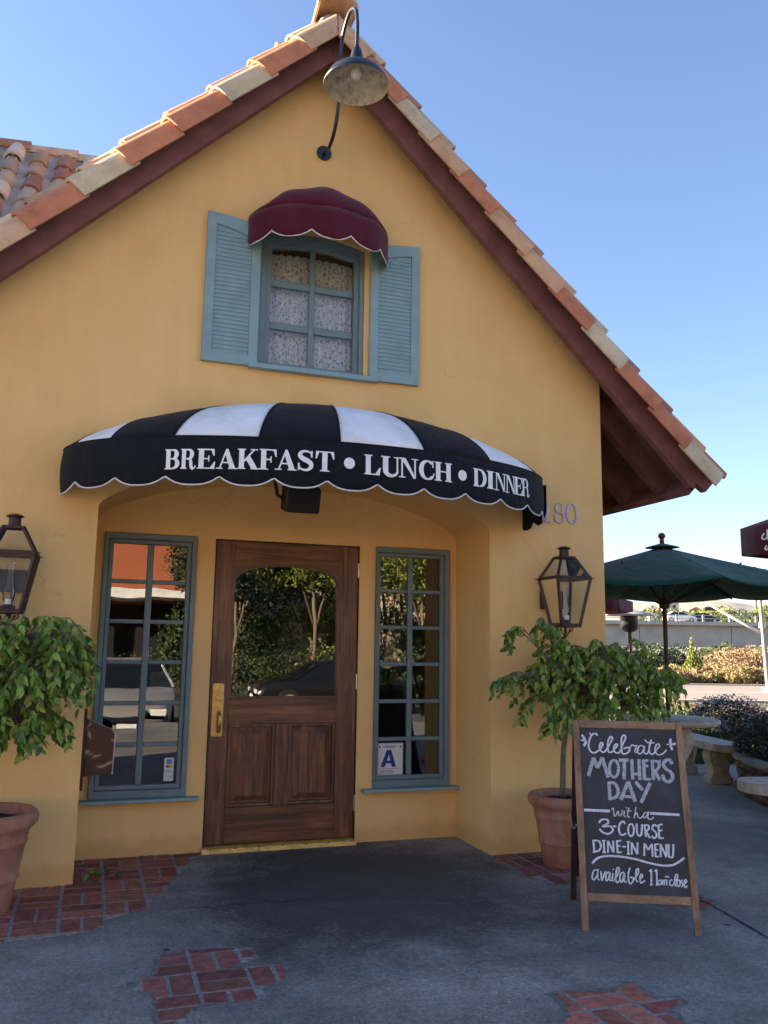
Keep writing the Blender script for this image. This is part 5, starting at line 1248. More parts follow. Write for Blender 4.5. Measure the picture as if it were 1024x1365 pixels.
# ================================================================== PATIO
def umbrella(label, c, R0, zr, ztop, mt_, tilt=0, valance=0, n_=8, rot=0, name='patio_umbrella', grp='patio umbrellas', pole=True, vent=True):
    U = thing(name, label, 'umbrella', (c[0], c[1], .0), group=grp)
    def vert(k, r, z): a = rot+2*math.pi*k/n_; return Vector((c[0]+r*math.cos(a), c[1]+r*math.sin(a), z))
    Tm = Matrix.Translation((c[0], c[1], zr)) @ tilt @ Matrix.Translation((-c[0], -c[1], -zr)) if tilt else Matrix.Identity(4)
    for k in range(n_):
        rows = []
        for i in range(9):
            t = .06+i/8*.94; r = R0*t; row = []
            for j in range(9):
                s_ = j/8; e = vert(k, r, 0).lerp(vert(k+1, r, 0), s_)
                z = ztop-.03 - (ztop-.03-zr)*(t**.94) - .05*t*t*(4*s_*(1-s_)) * (1 if valance == 0 else .4)
                inn_ = 1-.055*t*4*s_*(1-s_)
                row.append(Tm @ Vector((c[0]+(e.x-c[0])*inn_, c[1]+(e.y-c[1])*inn_, z)))
            rows.append(row)
        MB().grid(rows).build('canopy_panel', mt_, U, smooth='all', solid=.003)
        if valance:
            a_, b_ = vert(k, R0, 0), vert(k+1, R0, 0); rows = []
            for z in (0, -valance*.5, -valance):
                rows.append([Tm @ Vector((*a_.lerp(b_, s/8).xy, zr+z-.02*(4*(s/8)*(1-s/8)) )) for s in range(9)])
            MB().grid(rows).build('valance', mt_, U, smooth='all', solid=.003)
        rb = MB(); rb.tube([Tm @ (vert(k, R0*.05, ztop-.08)), Tm @ (vert(k, R0*.985, zr-.012))], .009, 5); rb.build('rib', M_dkwood, U)
        st_ = MB(); st_.tube([Tm @ Vector((c[0], c[1], zr-.15)), Tm @ (vert(k, R0*.5, zr+(ztop-zr)*.48))], .008, 5); st_.build('strut', M_dkwood, U)
    if vent:
        rows = []
        for i in range(4):
            t = i/3; rows.append([Tm @ (vert(k/4, R0*.11*t*(1 if k % 4 == 0 else .95), ztop+.0-(ztop-zr)*.105*t+.006)) for k in range(n_*4)])
        MB().grid(rows, close=True).build('vent_cap', mt_, U, smooth='all')
    pl_ = MB(); pl_.tube([(c[0], c[1], .72 if pole == 'table' else .02), Tm @ Vector((c[0], c[1], zr)), Tm @ Vector((c[0], c[1], ztop+.02))], .021, 12); pl_.build('pole', M_dkwood, U)
    hb = MB(); hb.lathe([(.02,-.1), (.045,-.09), (.05,-.03), (.03,.0)], Tm @ Vector((c[0], c[1], zr-.08)), 12); hb.build('hub', M_dkwood, U, smooth=True)
    fi = MB(); fi.lathe([(0,.085), (.022,.078), (.035,.058), (.036,.045), (.022,.025), (.018,.015), (.024,.008), (.024,0)], Tm @ Vector((c[0], c[1], ztop+.02)), 16); fi.build('finial', mat('finial_wood', (.14,.03,.02), rough=.4), U, smooth='all')
    return U
umbrella('large dark green patio umbrella standing through the round stone table', (5.11, 6.70), 1.50, 1.965, 2.41, M_green, rot=R_(-110), pole='table')
tl = Matrix.Rotation(R_(-7), 4, Vector((RT.x, RT.y, 0)))
BU = umbrella('burgundy umbrella with white script on its valance at the right edge', (5.246, 3.806), 1.35, 2.262, 2.75, M_burg, valance=.195, rot=R_(132.9), n_=4, vent=False)
umbrella('burgundy umbrella with scalloped edge seen behind the green umbrella', (6.9, 12.0), 1.35, 2.16, 2.6, M_burg, valance=.16, rot=R_(20), vent=False)
# script on the valance (two cropped lines)
vN = None
sc_b = MB()
def onval(px, py):
    a_ = R_(132.9); c = Vector((5.246, 3.806))
    p1_ = c+Vector((math.cos(a_), math.sin(a_)))*1.35; p2_ = c+Vector((math.cos(a_+math.pi/2), math.sin(a_+math.pi/2)))*1.35
    n_ = Vector((p2_.y-p1_.y, -(p2_.x-p1_.x))); n_.normalize()
    if n_.dot(p1_) > 0: n_ = -n_
    P0 = Vector((*(p1_+n_*.012), 0)); d = ray(px, py); n3 = Vector((*n_, 0))
    return EYE+d*((P0-EYE).dot(n3)/d.dot(n3))
for pts in ([(1019,711),(1016,716),(1018,719),(1022,717),(1025,709)], [(1023,706),(1024,718),(1028,722),(1032,714)], [(1034,719),(1039,709),(1041,718),(1046,715),(1050,708)], [(1022,727),(1020,731),(1022,733),(1026,729),(1029,733)], [(1032,732),(1038,724),(1036,732),(1043,730)]):
    P = [onval(x, y) for x, y in pts]; sc_b.tube(crs(P, 5), .006, 5)
sc_b.build('script_lettering', M_letter, BU, smooth='all')

# round stone table with umbrella, benches
def round_slab(b, c, r, z0_, z1_, sx2=1, ang=0, e=.03):
    prof = [(r-e, z1_), (r-e*.3, z1_-.008), (r, (z0_+z1_)/2), (r-e*.3, z0_+.008), (r-e, z0_)]
    b.lathe([(.0, z1_)]+prof+[(.0, z0_)], (c[0], c[1], 0), 40)
tb = thing('stone_table', 'round cast stone table with the green umbrella pole through its centre', 'table', (5.11, 6.70, 0))
b = MB(); round_slab(b, (5.11, 6.70), .455, .730, .790); b.build('tabletop', M_stonetop, tb, smooth=True)
MB().lathe([(.0,.0), (.15,.0), (.16,.05), (.13,.10), (.10,.2), (.11,.35), (.20,.52), (.22,.60), (.18,.64), (.22,.70), (.24,.728)], (5.11, 6.70, GZ), 24).build('pedestal', M_castcream, tb, smooth=True)
def bench(label, p0, p1, wd, z1_, legs=2, rnd=True):
    p0, p1 = Vector(p0), Vector(p1); d = (p1-p0); L_ = d.length; d.normalize(); n_ = Vector((-d.y, d.x))
    T = thing('stone_bench', label, 'bench', (*p0.lerp(p1, .5), GZ), group='cast stone benches on the patio')
    loop = []
    for k in range(13):
        a = math.pi/2+math.pi*k/12; loop.append(p0 + (d*math.cos(a)*.8 + n_*math.sin(a))*wd/2 + d*wd*.3)
    for k in range(13):
        a = -math.pi/2+math.pi*k/12; loop.append(p1 + (d*math.cos(a)*.8 + n_*math.sin(a))*wd/2 - d*wd*.3)
    b = MB(); b.prism([[(q.x, q.y) for q in loop]], z1_, z1_-.075, lambda u_, v_, a: (u_, v_, a)); b.build('seat', M_stonetop, T, bevel=.026, seg=4)
    for f_ in ((.24, .76) if legs == 2 else (.2,)):
        c = p0.lerp(p1, f_); lm = MB(); hw = wd*.37
        prof = [(1.0,0), (1.0,.06), (.78,.09), (.70,.14), (.80,.19), (.98,.25), (1.0,.30), (.88,.335), (.9,z1_-.076)]
        pl_ = [(hw*a, GZ+z) for a, z in prof]+[(-hw*a, GZ+z) for a, z in reversed(prof)]
        th2 = .085
        lm.prism([pl_], -th2, th2, lambda u_, v_, a, c=c: Vector((*(c+n_*u_+d*a), v_)))
        lg = lm.build('leg', M_castcream, T, bevel=.008, seg=2)
        cv = MB()
        for s_ in (-1, 1):
            for dd in (-1, 1):
                sc = [(.0,.10), (.35,.13), (.55,.19), (.35,.25), (.12,.21), (.3,.17)]; P = [Vector((*(c+n_*(s_*x*hw)+d*dd*(th2+.004)), GZ+z+.02)) for x, z in sc]; cv.tube(crs(P, 4), .017, 6)
                P = [Vector((*(c+n_*(s_*x*hw)+d*dd*(th2+.004)), GZ+z)) for x, z in [(.12,.34), (.4,.31), (.62,.26), (.5,.34)]]; cv.tube(crs(P, 4), .014, 6)
        cv.build('carving', M_castcream, lg, smooth='all', merge=False)['kind'] = 'stuff'
    return T
bench('cast stone bench with carved scroll legs between the sign and the stone planter', (6.40, 7.35), (6.72, 8.8), .34, .44)
bench('cast stone bench end just visible beyond the top right corner of the sign', (5.50, 7.45), (4.5, 8.0), .40, .43)
bench('cast stone bench in front of the planter at the right edge', (4.47, 5.02), (5.95, 4.70), .40, .495)

# patio heater
ph = thing('patio_heater', 'mushroom patio heater with a flat metal reflector beyond the green umbrella', 'patio heater', (8.74, 12.42, -.2))
hx, hy = 8.74, 12.42
MB().lathe([(0,2.11), (.06,2.10), (.40,2.00), (.42,1.985), (.40,1.99), (.06,2.07)], (hx, hy, 0), 32).build('reflector', M_galv, ph, smooth='all')
MB().lathe([(0,1.99), (.13,1.98), (.15,1.96), (.15,1.77), (.11,1.72), (.05,1.70)], (hx, hy, 0), 20).build('burner_head', M_black, ph, smooth=True)
MB().tube([(hx, hy, -.2), (hx, hy, 1.72)], .035, 10).build('pole', M_metal, ph)
MB().lathe([(0,.65), (.2,.62), (.22,.0), (.0,0)], (hx, hy, -.2), 20).build('tank_housing', M_metal, ph, smooth=True)

# stone planter: dry-stacked stones with cap stones, soil and shrubs
plt_ = thing('stone_planter', 'curved planter wall of stacked brown stones at the right', 'planter', (8.1, 5.9, GZ))
PCN = Vector((8.12, 5.85)); PRd = 2.26
def stone(a0, a1, r1, z0_, z1_, c, name='stone'):
    b = MB(); rows = []
    k = 4; j = lambda m_=.012: random.uniform(-m_, m_)
    pts = {}
    for i in range(k+1):
        a = a0+(a1-a0)*i/k; ring = []
        for (rr, z) in ((r1-.16, z0_), (r1-.01+j(), z0_+.004+j(.004)), (r1+.012+j(), (z0_+z1_)/2), (r1-.012+j(), z1_-.004+j(.004)), (r1-.16, z1_)):
            e = -.015 if i in (0, k) and rr > r1-.1 else 0
            ring.append((PCN.x+(rr+e)*math.cos(a), PCN.y+(rr+e)*math.sin(a), z))
        rows.append(ring)
    b.grid(rows, close=True); b.add(rows[0], [(4,3,2,1,0)]); b.add(rows[-1], [(0,1,2,3,4)])
    o = b.build(name, M_stone, plt_, smooth=False, bevel=.006, seg=1); o.color = (*c, 1); return o
zc = GZ; course = [.085, .07, .09, .065]
STC = [(.13,.075,.048), (.10,.06,.045), (.16,.105,.07), (.085,.06,.05), (.14,.085,.075)]
for ci, h in enumerate(course):
    a = R_(125)+random.uniform(0, .05)
    while a < R_(250):
        da = random.uniform(.07, .15); stone(a+.003, a+da-.003, PRd+random.uniform(-.015, .02), zc+.004, zc+h-.004, vary(random.choice(STC), .25)); a += da
    zc += h
a = R_(125)
while a < R_(250):
    da = random.uniform(.11, .2); stone(a+.002, a+da-.002, PRd+.035, zc, zc+.055+random.uniform(0, .012), vary((.24,.20,.165), .15), 'cap_stone'); a += da
b = MB(); b.lathe([(0,.36), (PRd-.16,.33), (PRd-.16,0)], (PCN.x, PCN.y, GZ), 48); b.build('soil', M_soil, plt_)
b = MB(); b.lathe([(PRd-.05, 0), (PRd-.05, .30)], (PCN.x, PCN.y, GZ), 64); b.build('mortar_core', M_mortar, plt_)

def leafcloud(c, r, n_, size, seed, gapy=.5, flat_=False, up=0):
    """many small leaf faces through an uneven volume"""
    rg = np.random.default_rng(seed); c = np.array(c, float); r = np.array(r, float)
    d = rg.normal(size=(n_, 3)); d /= np.linalg.norm(d, axis=1)[:, None]
    kk = rg.normal(size=(7, 3))*2.2; ph_ = rg.uniform(0, 6.28, 7)
    lump = 1+gapy*.16*np.sin(d @ kk.T + ph_).sum(1)/1.6
    rad = rg.uniform(.45, 1, n_)**.45*lump
    p = c + d*rad[:, None]*r
    p[:, 2] += up*rg.random(n_)
    a = rg.normal(size=(n_, 3)); a /= np.linalg.norm(a, axis=1)[:, None]; b_ = np.cross(a, rg.normal(size=(n_, 3))); b_ /= np.linalg.norm(b_, axis=1)[:, None]
    s_ = size*rg.uniform(.6, 1.3, n_)[:, None]
    V_ = np.stack([p-a*s_, p+b_*s_*.45, p+a*s_, p-b_*s_*.45], 1).reshape(-1, 3)
    return V_, [(4*i, 4*i+1, 4*i+2, 4*i+3) for i in range(n_)]
def shrub(name, label, cat, blobs, mt_, size, seed, stems=True, group=None, trunk=None, kind=None):
    c0 = blobs[0][0]; zb0 = min(b[0][2]-b[1][2] for b in blobs) if trunk is None else trunk[0][2]
    T = thing(name, label, cat, (c0[0], c0[1], zb0), group=group)
    b = MB(); Vs = []; o_ = 0
    for i, (c, r, n_) in enumerate(blobs):
        V_, F_ = leafcloud(c, r, n_, size, seed+i); Vs.append(V_); b.f += [tuple(k+o_ for k in f) for f in F_]; o_ += len(V_)
    b.v = [tuple(x) for x in np.concatenate(Vs)]; b.mi = [0]*len(b.f)
    f_ = b.build('crown' if trunk else 'foliage', mt_, T, merge=False)
    st_ = MB(); rn = random.Random(seed)
    if trunk:
        st_.tube([Vector(p) for p in trunk], [trunk_r*(1-.5*i/len(trunk)) for i in range(len(trunk))] if False else [max(.04, .02*(trunk[-1][2]-trunk[0][2]))*(1-.45*i/len(trunk)) for i in range(len(trunk))], 8)
        for (c, r, n_) in blobs: st_.tube([Vector(trunk[-2]), Vector(trunk[-1]).lerp(Vector(c), .5), Vector(c)], [.05, .035, .015], 5)
        st_.build('trunk', M_bark, T, smooth='all', merge=False)
    elif stems:
        for (c, r, n_) in blobs:
            for _ in range(5): st_.tube([Vector((c0[0]+rn.uniform(-.3, .3)*r[0], c0[1]+rn.uniform(-.3, .3)*r[1], zb0-.03)), Vector(c)+Vector((rn.uniform(-.6, .6)*r[0], rn.uniform(-.6, .6)*r[1], rn.uniform(0, .6)*r[2]))], [.012, .004], 4)
        st_.build('stems', M_bark, T, merge=False)
    return T
shrub('rosemary_bush', 'dark dense bush spilling over the stone planter wall', 'bush', [((6.85,6.75,.62), (.42,.45,.22), 4200), ((6.75,6.25,.60), (.40,.42,.24), 4200), ((7.5,6.6,.70), (.6,.6,.26), 4500), ((7.0,7.3,.56), (.45,.4,.2), 3200), ((6.45,6.95,.50), (.28,.3,.17), 2200)], M_lfdark, .020, 50)
shrub('young_shrub', 'bright yellow green shrub among the dark bush at the right edge', 'bush', [((6.32,6.15,.66), (.12,.12,.12), 320)], M_lfyel, .03, 70)
fw = far(962, 10.6); shrub('flowering_bush', 'pale flowering bush behind the planter', 'bush', [((fw.x, fw.y, .58), (.42,.38,.24), 2600), ((fw.x+.35, fw.y+.1, .5), (.35,.3,.2), 1500)], M_lfdark, .022, 80)
V_, F_ = leafcloud((fw.x, fw.y, .64), (.46,.42,.26), 1600, .018, 91); b = MB(); b.v = [tuple(x) for x in V_]; b.f = F_; b.mi = [0]*len(F_)
fo = [o for o in bpy.data.objects if o.name.startswith('flowering_bush')][0]; b.build('flowers', M_flower, fo, merge=False)
# tufts at the pot-side edge of the patio and garden strip behind the bench
for i, (px, d, s_, mt_, lab) in enumerate([(893, 13.0, .45, M_lfmid, 'green shrub seen past the umbrella pole'), (915, 11.8, .36, M_lfmid, 'low green shrub behind the far bench'), (936, 12.6, .35, M_lfyel, 'light green shrub just left of the flowering bush'), (905, 16, .6, M_lfdry, 'straw coloured garden shrub right of the umbrella pole'), (1000, 14.5, .55, M_lfdry2, 'thin reddish shrub right of the flowering bush'), (868, 14.0, .6, M_lfmid, 'green shrub left of the umbrella pole'), (1035, 15.0, .6, M_lfmid, 'green shrub at the right edge above the dark bush')]):
    p = far(px, d); z = gz(p.x, p.y)
    shrub('garden_shrub', lab, 'bush', [((p.x, p.y, z+s_*.45), (s_*1.2, s_, s_*.5), 1500), ((p.x+s_, p.y+.3, z+s_*.4), (s_*.9, s_, s_*.4), 900)], mt_, .035, 200+i*5)
# grass strip
def scatter_grass(name, regions, n_, h, mt_, seed):
    rg = np.random.default_rng(seed); V_ = []; 
    for k in range(n_):
        (px0, px1, d0, d1) = regions[k % len(regions)]
        p = far(rg.uniform(px0, px1), rg.uniform(d0, d1)); z = gz(p.x, p.y); a = rg.uniform(0, 6.28); hh = h*rg.uniform(.5, 1.3); w_ = hh*.12
        lx, ly = rg.normal(0, .35*hh, 2)
        V_ += [(p.x-w_*math.cos(a), p.y-w_*math.sin(a), z), (p.x+w_*math.cos(a), p.y+w_*math.sin(a), z), (p.x+lx, p.y+ly, z+hh)]
    b = MB(); b.v = V_; b.f = [(3*i, 3*i+1, 3*i+2) for i in range(n_)]; b.mi = [0]*n_
    o = b.build(name, mt_, None, merge=False); tag(o, kind='stuff'); return o
scatter_grass('grass', [(780, 1080, 10.9, 16), (780, 1080, 14, 26)], 30000, .10, mat('grass_blade', rough=.7, build=b_leaf([(0, (.03,.06,.015)), (.6, (.07,.11,.03)), (1, (.14,.15,.05))])), 5)

# ================================================================== STREET, BRUSH, BRIDGE
def band(name, d0, d1, mt_, z, px0=-200, px1=2200):
    n_ = 24; rows = []
    for d in (d0, d1): rows.append([(*far(px0+(px1-px0)*i/n_, d).xy, z) for i in range(n_+1)])
    o = MB().grid(rows).build(name, mt_); tag(o, kind='structure'); return o
band('road', 50, 74, mat('sunlit_asphalt', (.20,.17,.15), rough=.9, var=.15, vscale=.3), -1.496)
kb = MB()
for (d0, d1) in ((49.6, 50), (74, 74.4)):
    a = [far(-200+2400*i/24, d0) for i in range(25)]; c = [far(-200+2400*i/24, d1) for i in range(25)]
    kb.grid([[(p.x, p.y, -1.52) for p in a], [(p.x, p.y, -1.38) for p in a], [(p.x, p.y, -1.38) for p in c], [(p.x, p.y, -1.52) for p in c]])
tag(kb.build('kerb', M_conc), kind='structure')
ln_ = MB(); rows = [[(*far(-200+2400*i/24, d).xy, -1.49) for i in range(25)] for d in (61.5, 61.65)]; ln_.grid(rows); tag(ln_.build('lane_line', M_letter), kind='structure')
# dry brush along the far side of the road
rb = random.Random(4)
bl_ = [(868,78,2.0,0), (885,80,2.2,0), (905,77,1.7,1), (925,79,1.9,1), (945,78,1.8,0), (962,80,2.1,1), (975,84,3.6,1), (990,85,4.0,1), (1006,84,3.8,1), (1024,86,3.6,0), (1040,84,3.4,1), (915,84,2.2,0), (938,85,2.4,1), (955,86,2.6,0), (895,86,2.4,0), (850,82,2.2,0), (835,82,2.2,0), (978,77,1.8,0), (1000,77,1.7,0), (1060,80,3.0,0)]
names = ['straw', 'reddish']
for i, (px, d, h, k) in enumerate(bl_):
    if px < 970: h *= .72
    p = far(px, d); w_ = h*.85
    order = sorted(range(len(bl_)), key=lambda q: bl_[q][0]).index(i)+1
    T = shrub('brush', f"{names[k]} dry brush {('low' if h < 2.3 else 'tall')} clump across the street", 'brush', [((p.x, p.y, -1.5+h*.42), (w_, w_, h*.5), 900), ((p.x+rb.uniform(-1, 1), p.y, -1.5+h*.3), (w_*1.1, w_, h*.35), 500)], (M_lfdry, M_lfdry2)[k], .16, 300+i*3, stems=False, group=f"{names[k]} {('low' if h < 2.3 else 'tall')} dry brush clumps across the street")
# green trees between the brush and the bridge
tg = [(845,98,5.2,0), (868,100,5.6,0), (890,98,5.0,0), (905,102,5.4,0), (935,97,4.9,1), (950,98,5.4,1), (965,100,5.6,1), (985,101,5.2,0), (1012,100,5.3,1), (1035,99,5.6,0), (825,99,5.4,0)]
for i, (px, d, h, k) in enumerate(tg):
    p = far(px, d); zb_ = -3.2
    shrub('roadside_tree', ('dark green tree in the row under the bridge', 'yellow green tree in the row under the bridge')[k], 'tree', [((p.x, p.y, zb_+h*.62), (h*.38, h*.35, h*.36), 1500), ((p.x+h*.2, p.y-1, zb_+h*.45), (h*.25, h*.25, h*.25), 600)], (M_lfdark, M_lfmid)[k], .17, 400+i*3, group=('dark green trees under the bridge', 'yellow green trees under the bridge')[k], trunk=[(p.x, p.y, zb_-.5), (p.x+.1, p.y, zb_+h*.3), (p.x, p.y, zb_+h*.55)])
p = far(920, 82)
shrub('poplar_sapling', 'slender pointed sapling rising in front of the bridge beam', 'tree', [((p.x, p.y, -.2), (.9,.9,1.1), 700), ((p.x, p.y, 1.0), (.45,.45,.9), 300), ((p.x-.1, p.y, 2.0), (.15,.15,.7), 80)], M_lfyel, .13, 450, trunk=[(p.x, p.y, -1.6), (p.x, p.y, 0), (p.x-.1, p.y, 1.6), (p.x-.12, p.y, 2.6)])
# bridge
BD = 115
br = thing('bridge', 'concrete road bridge with metal railing crossing behind the trees', 'bridge', (*far(900, BD).xy, -4))
def bz(x0, x1, d0, d1, z0_, z1_, name, mt_, parent=br):
    b = MB(); vs = [Vector((*far(512, d).xy, z))+Vector((r0.x, r0.y, 0))*x for x in (x0, x1) for d in (d0, d1) for z in (z0_, z1_)]
    return b.add(vs, [(0,1,3,2), (4,6,7,5), (0,4,5,1), (2,3,7,6), (0,2,6,4), (1,5,7,3)]).build(name, mt_, parent)
bz(-60, 120, BD+.8, BD+11, 1.95, 4.85, 'girder', M_conc); bz(-60, 120, BD, BD+12, 4.85, 5.35, 'deck', mat('bridge_deck_edge', (.42,.41,.38), rough=.9, var=.1, vscale=.6))
for x in (-30, 10, 30, 66, 100): bz(x, x+1.6, BD+3, BD+8, -5, 1.95, 'pier', M_conc)
for z in (5.72, 6.15): bz(-60, 120, BD+.25, BD+.33, z, z+.09, 'railing_bar', M_galv)
pp = proto(MB().box(-.13, .13, -.1, .1, 0, .92), 'railing_post', M_galv)
for k in range(46):
    x = -50+k*3.6; q = Vector((*far(512, BD+.3).xy, 5.35))+Vector((r0.x, r0.y, 0))*x
    M_ = Matrix.Rotation(-YAW, 4, 'Z'); M_.translation = q-br.location; inst(pp, br, M_, None, 'railing_post')
for x in np.arange(-40, 110, 12.5): bz(x, x+.05, BD+.76, BD+.8, 1.96, 4.84, 'girder_joint', M_dark)

# cars
def car(label, pos, rz, paint, s_=1.0, group=None, detail=True, cat='car'):
    T = thing('parked_car' if detail else 'passing_car', label, cat, pos, rz, group)
    stn = [(-2.2,.50,.62,.72), (-2.12,.30,.80,.80), (-1.5,.22,.94,.86), (-.6,.20,.98,.88), (.6,.20,.98,.88), (1.3,.22,.93,.87), (2.0,.26,.80,.82), (2.22,.34,.68,.74), (2.28,.45,.60,.66)]
    rows = []
    for x, z0_, z1_, w_ in stn:
        rows.append([(x, -w_*.92, z0_), (x, -w_, z0_+.12), (x, -w_, z1_-.14), (x, -w_*.94, z1_-.03), (x, -w_*.75, z1_), (x, w_*.75, z1_), (x, w_*.94, z1_-.03), (x, w_, z1_-.14), (x, w_, z0_+.12), (x, w_*.92, z0_)])
    b = MB(); b.grid(rows, close=True); b.add(rows[0], [tuple(range(10))]); b.add(rows[-1], [tuple(range(9, -1, -1))]); b.build('body', paint, T, smooth=True, local=True)
    rows = [[(-1.75,-.66,.93), (-1.75,.66,.93)], [(-1.05,-.56,1.40), (-1.05,.56,1.40)], [(-.1,-.55,1.46), (-.1,.55,1.46)], [(.45,-.56,1.42), (.45,.56,1.42)], [(1.25,-.68,.93), (1.25,.68,.93)]]
    b = MB(); rr = []
    for x, z, w_ in ((-1.8,.95,.72), (-1.1,1.38,.60), (-.1,1.44,.60), (.42,1.40,.60), (1.25,.95,.74)): rr.append([(x, -w_-(.14 if z > 1 else 0)*0, z), (x, w_, z)])
    b.add([(-1.8,-.80,.92), (-1.1,-.60,1.38), (.42,-.60,1.40), (1.25,-.80,.92), (-1.8,.80,.92), (-1.1,.60,1.38), (.42,.60,1.40), (1.25,.80,.92)], [(0,1,2,3), (7,6,5,4), (0,4,5,1), (2,6,7,3)])
    b.build('window', mat('car_glass', (.01,.012,.015), rough=.05, spec=.8), T, local=True)
    b = MB(); b.box(-1.15, .46, -.605, .605, 1.375, 1.425)
    for s2 in (-1, 1):
        for xa, xb in ((-1.8,-1.1), (1.25,.44), ):
            b.tube([(xa, s2*.80, .93), (xb, s2*.605, 1.39)], .035, 5)
        b.tube([(-.3, s2*.80, .93), (-.3, s2*.612, 1.39)], .035, 5)
    b.build('roof', paint, T, local=True, bevel=.02)
    for x in (-1.38, 1.42):
        for y in (-.80, .80):
            wh = MB().tube([(x, y-.1, .32), (x, y+.1, .32)], .32, 20).build('wheel', mat('tyre_rubber', (.012,.012,.012), rough=.8), T, local=True, bevel=.02)
            MB().tube([(x, y-.108, .32), (x, y+.108, .32)], .20, 16).build('rim', M_galv, wh, local=True)
    for y in (-.56, .56):
        MB().box(2.19, 2.285, y-.15, y+.15, .52, .64).build('headlight', mat('headlight_glass', (.75,.75,.72), rough=.1), T, local=True, bevel=.02)
        MB().box(-2.225, -2.13, y-.14, y+.14, .60, .72).build('taillight', M_redink, T, local=True, bevel=.02)
    MB().box(2.20, 2.295, -.36, .36, .50, .61).build('grille', M_black, T, local=True, bevel=.01)
    MB().box(2.22, 2.31, -.17, .17, .37, .48).build('number_plate', M_letter, T, local=True)
    return T
P_sil = mat('silver_car_paint', (.45,.43,.40), rough=.28, metal=.5); P_blk = mat('black_car_paint', (.012,.012,.014), rough=.2); P_wht = mat('white_car_paint', (.7,.7,.7), rough=.3); P_red = mat('red_car_paint', (.3,.02,.02), rough=.3)
q = far(905, BD+4, 5.36); car('pale car crossing the bridge behind the railing', q, -YAW, P_wht, detail=False)
q = far(936, BD+7, 5.36); car('dark car crossing the bridge behind the railing', q, -YAW, P_blk, detail=False)
q = far(999, 108, 0); vz = gz(q.x, q.y); car('pale vehicle parked on the bank under the bridge', (q.x, q.y, .15), -YAW, P_wht, detail=False)
tag(bz(48, 66, 105, 112, -3, .14, 'bank', mat('earth', (.11,.085,.055)), None), kind='structure')

# street light / signal pole with arms
sg = far(1016, 62, -1.5)
M_polep = mat('dull_pole_metal', (.27,.25,.22), rough=.7, var=.2)
sp2 = thing('signal_pole', 'galvanised traffic signal pole with two arms at the right edge', 'street pole', sg)
def PZ(px, py, d): r = ray(px, py)/FPX; return EYE+r*d
d_ = 62
top = PZ(1010.5, 768, d_); bot = Vector((*far(1018, d_).xy, -1.5))
MB().tube([bot, top], [.17, .11], 12).build('pole', M_polep, sp2, smooth=True)
MB().lathe([(0,0), (.45,0), (.45,.35), (.0,.35)], bot, 16).build('footing', M_conc, sp2, smooth=True)
MB().tube(crs([PZ(1011, 772, d_), PZ(985, 756, d_), PZ(955, 746, d_+1), PZ(925, 742, d_+2)], 5), .05, 8).build('upper_arm', M_galv, sp2, smooth='all')
MB().tube([PZ(1013, 843, d_), PZ(985, 828, d_+1), PZ(945, 806, d_+3)], [.13,.10,.06], 8).build('mast_arm', M_galv, sp2, smooth='all')
def plate(px0, py0, px1, py1, d, mt_, name, parent):
    P = [PZ(px0, py0, d), PZ(px1, py0, d), PZ(px1, py1, d), PZ(px0, py1, d)]; bk = [p+Vector((sy, cy, 0))*.06 for p in P]
    return MB().add(P+bk, [(0,1,2,3), (7,6,5,4), (0,4,5,1), (1,5,6,2), (2,6,7,3), (3,7,4,0)]).build(name, mt_, parent)
plate(1013, 823, 1021, 829, d_-.4, mat('lime_sign', (.45,.55,.05), rough=.6), 'lime_plate', sp2)
plate(1012, 830, 1021, 837, d_-.4, M_white, 'white_plate', sp2)
plate(1009, 881, 1014, 887, d_-.5, M_black, 'push_button', sp2)
plate(940, 809, 953, 814, d_+3, M_black, 'signal_head', sp2)
up_ = far(1006, 150, -2)
ut = thing('utility_pole', 'distant utility pole with crossarm and wires at the right edge', 'utility pole', up_)
t_ = PZ(1006, 754, 150); MB().tube([up_, t_], .17, 8).build('pole', M_bark, ut)
ca = MB()
for py in (760, 768): ca.tube([PZ(999, py, 150), PZ(1013, py, 150)], .12, 5)
ca.build('crossarm', M_bark, ut)
for py, dy in ((758, 0), (762, 1), (768, 1)):
    MB().tube([PZ(880, py-1+dy, 150), PZ(960, py+1, 150), PZ(1006, py, 150), PZ(1120, py+3, 150)], .025, 4).build('wire', M_wire, ut)

# far hills, haze painted into their pale colour, with houses
hz_ = MB(); rows = [[], [], []]
for i in range(60):
    px = -900+3600*i/59; h = 36+4*math.sin(i*.9)+2.5*math.sin(i*2.3+1)
    rows[0].append((*far(px, 420).xy, -6)); rows[1].append((*far(px, 520).xy, h*.6)); rows[2].append((*far(px, 640).xy, h))
hz_.grid(rows); tag(hz_.build('hill', mat('hazy_hillside', (.27,.275,.22), rough=1, var=.45, vscale=.05), smooth='all'), kind='structure')
hb_ = [(875, 480, 0), (884, 500, 1), (893, 470, 2), (912, 490, 0), (925, 500, 1)]
for i, (px, d, k) in enumerate(hb_):
    q = far(px, d); z = 19+3*k
    T = thing('hillside_house', ('white house on the far hill, leftmost above the bridge rail', 'cream house on the far hill, nearest the umbrella pole', 'tall pale grey house on the far hill above the bridge rail', 'white house on the far hill right of the umbrella pole', 'cream house on the far hill, rightmost above the bridge rail')[i], 'house', (q.x, q.y, z), -YAW)
    MB().box(-4, 4, -3, 3, -3, 3).build('wall', (M_white, M_stonetop, M_conc)[k], T, local=True)
    b = MB(); b.prism([[(-4.5,3), (4.5,3), (0,5)]], -3.4, 3.4, XZ); b.build('roof', M_terra, T, local=True)
    for x in (-2, 1): MB().box(x, x+1.2, -3.05, -2.9, -.2, 1.2).build('window', M_dark, T, local=True)
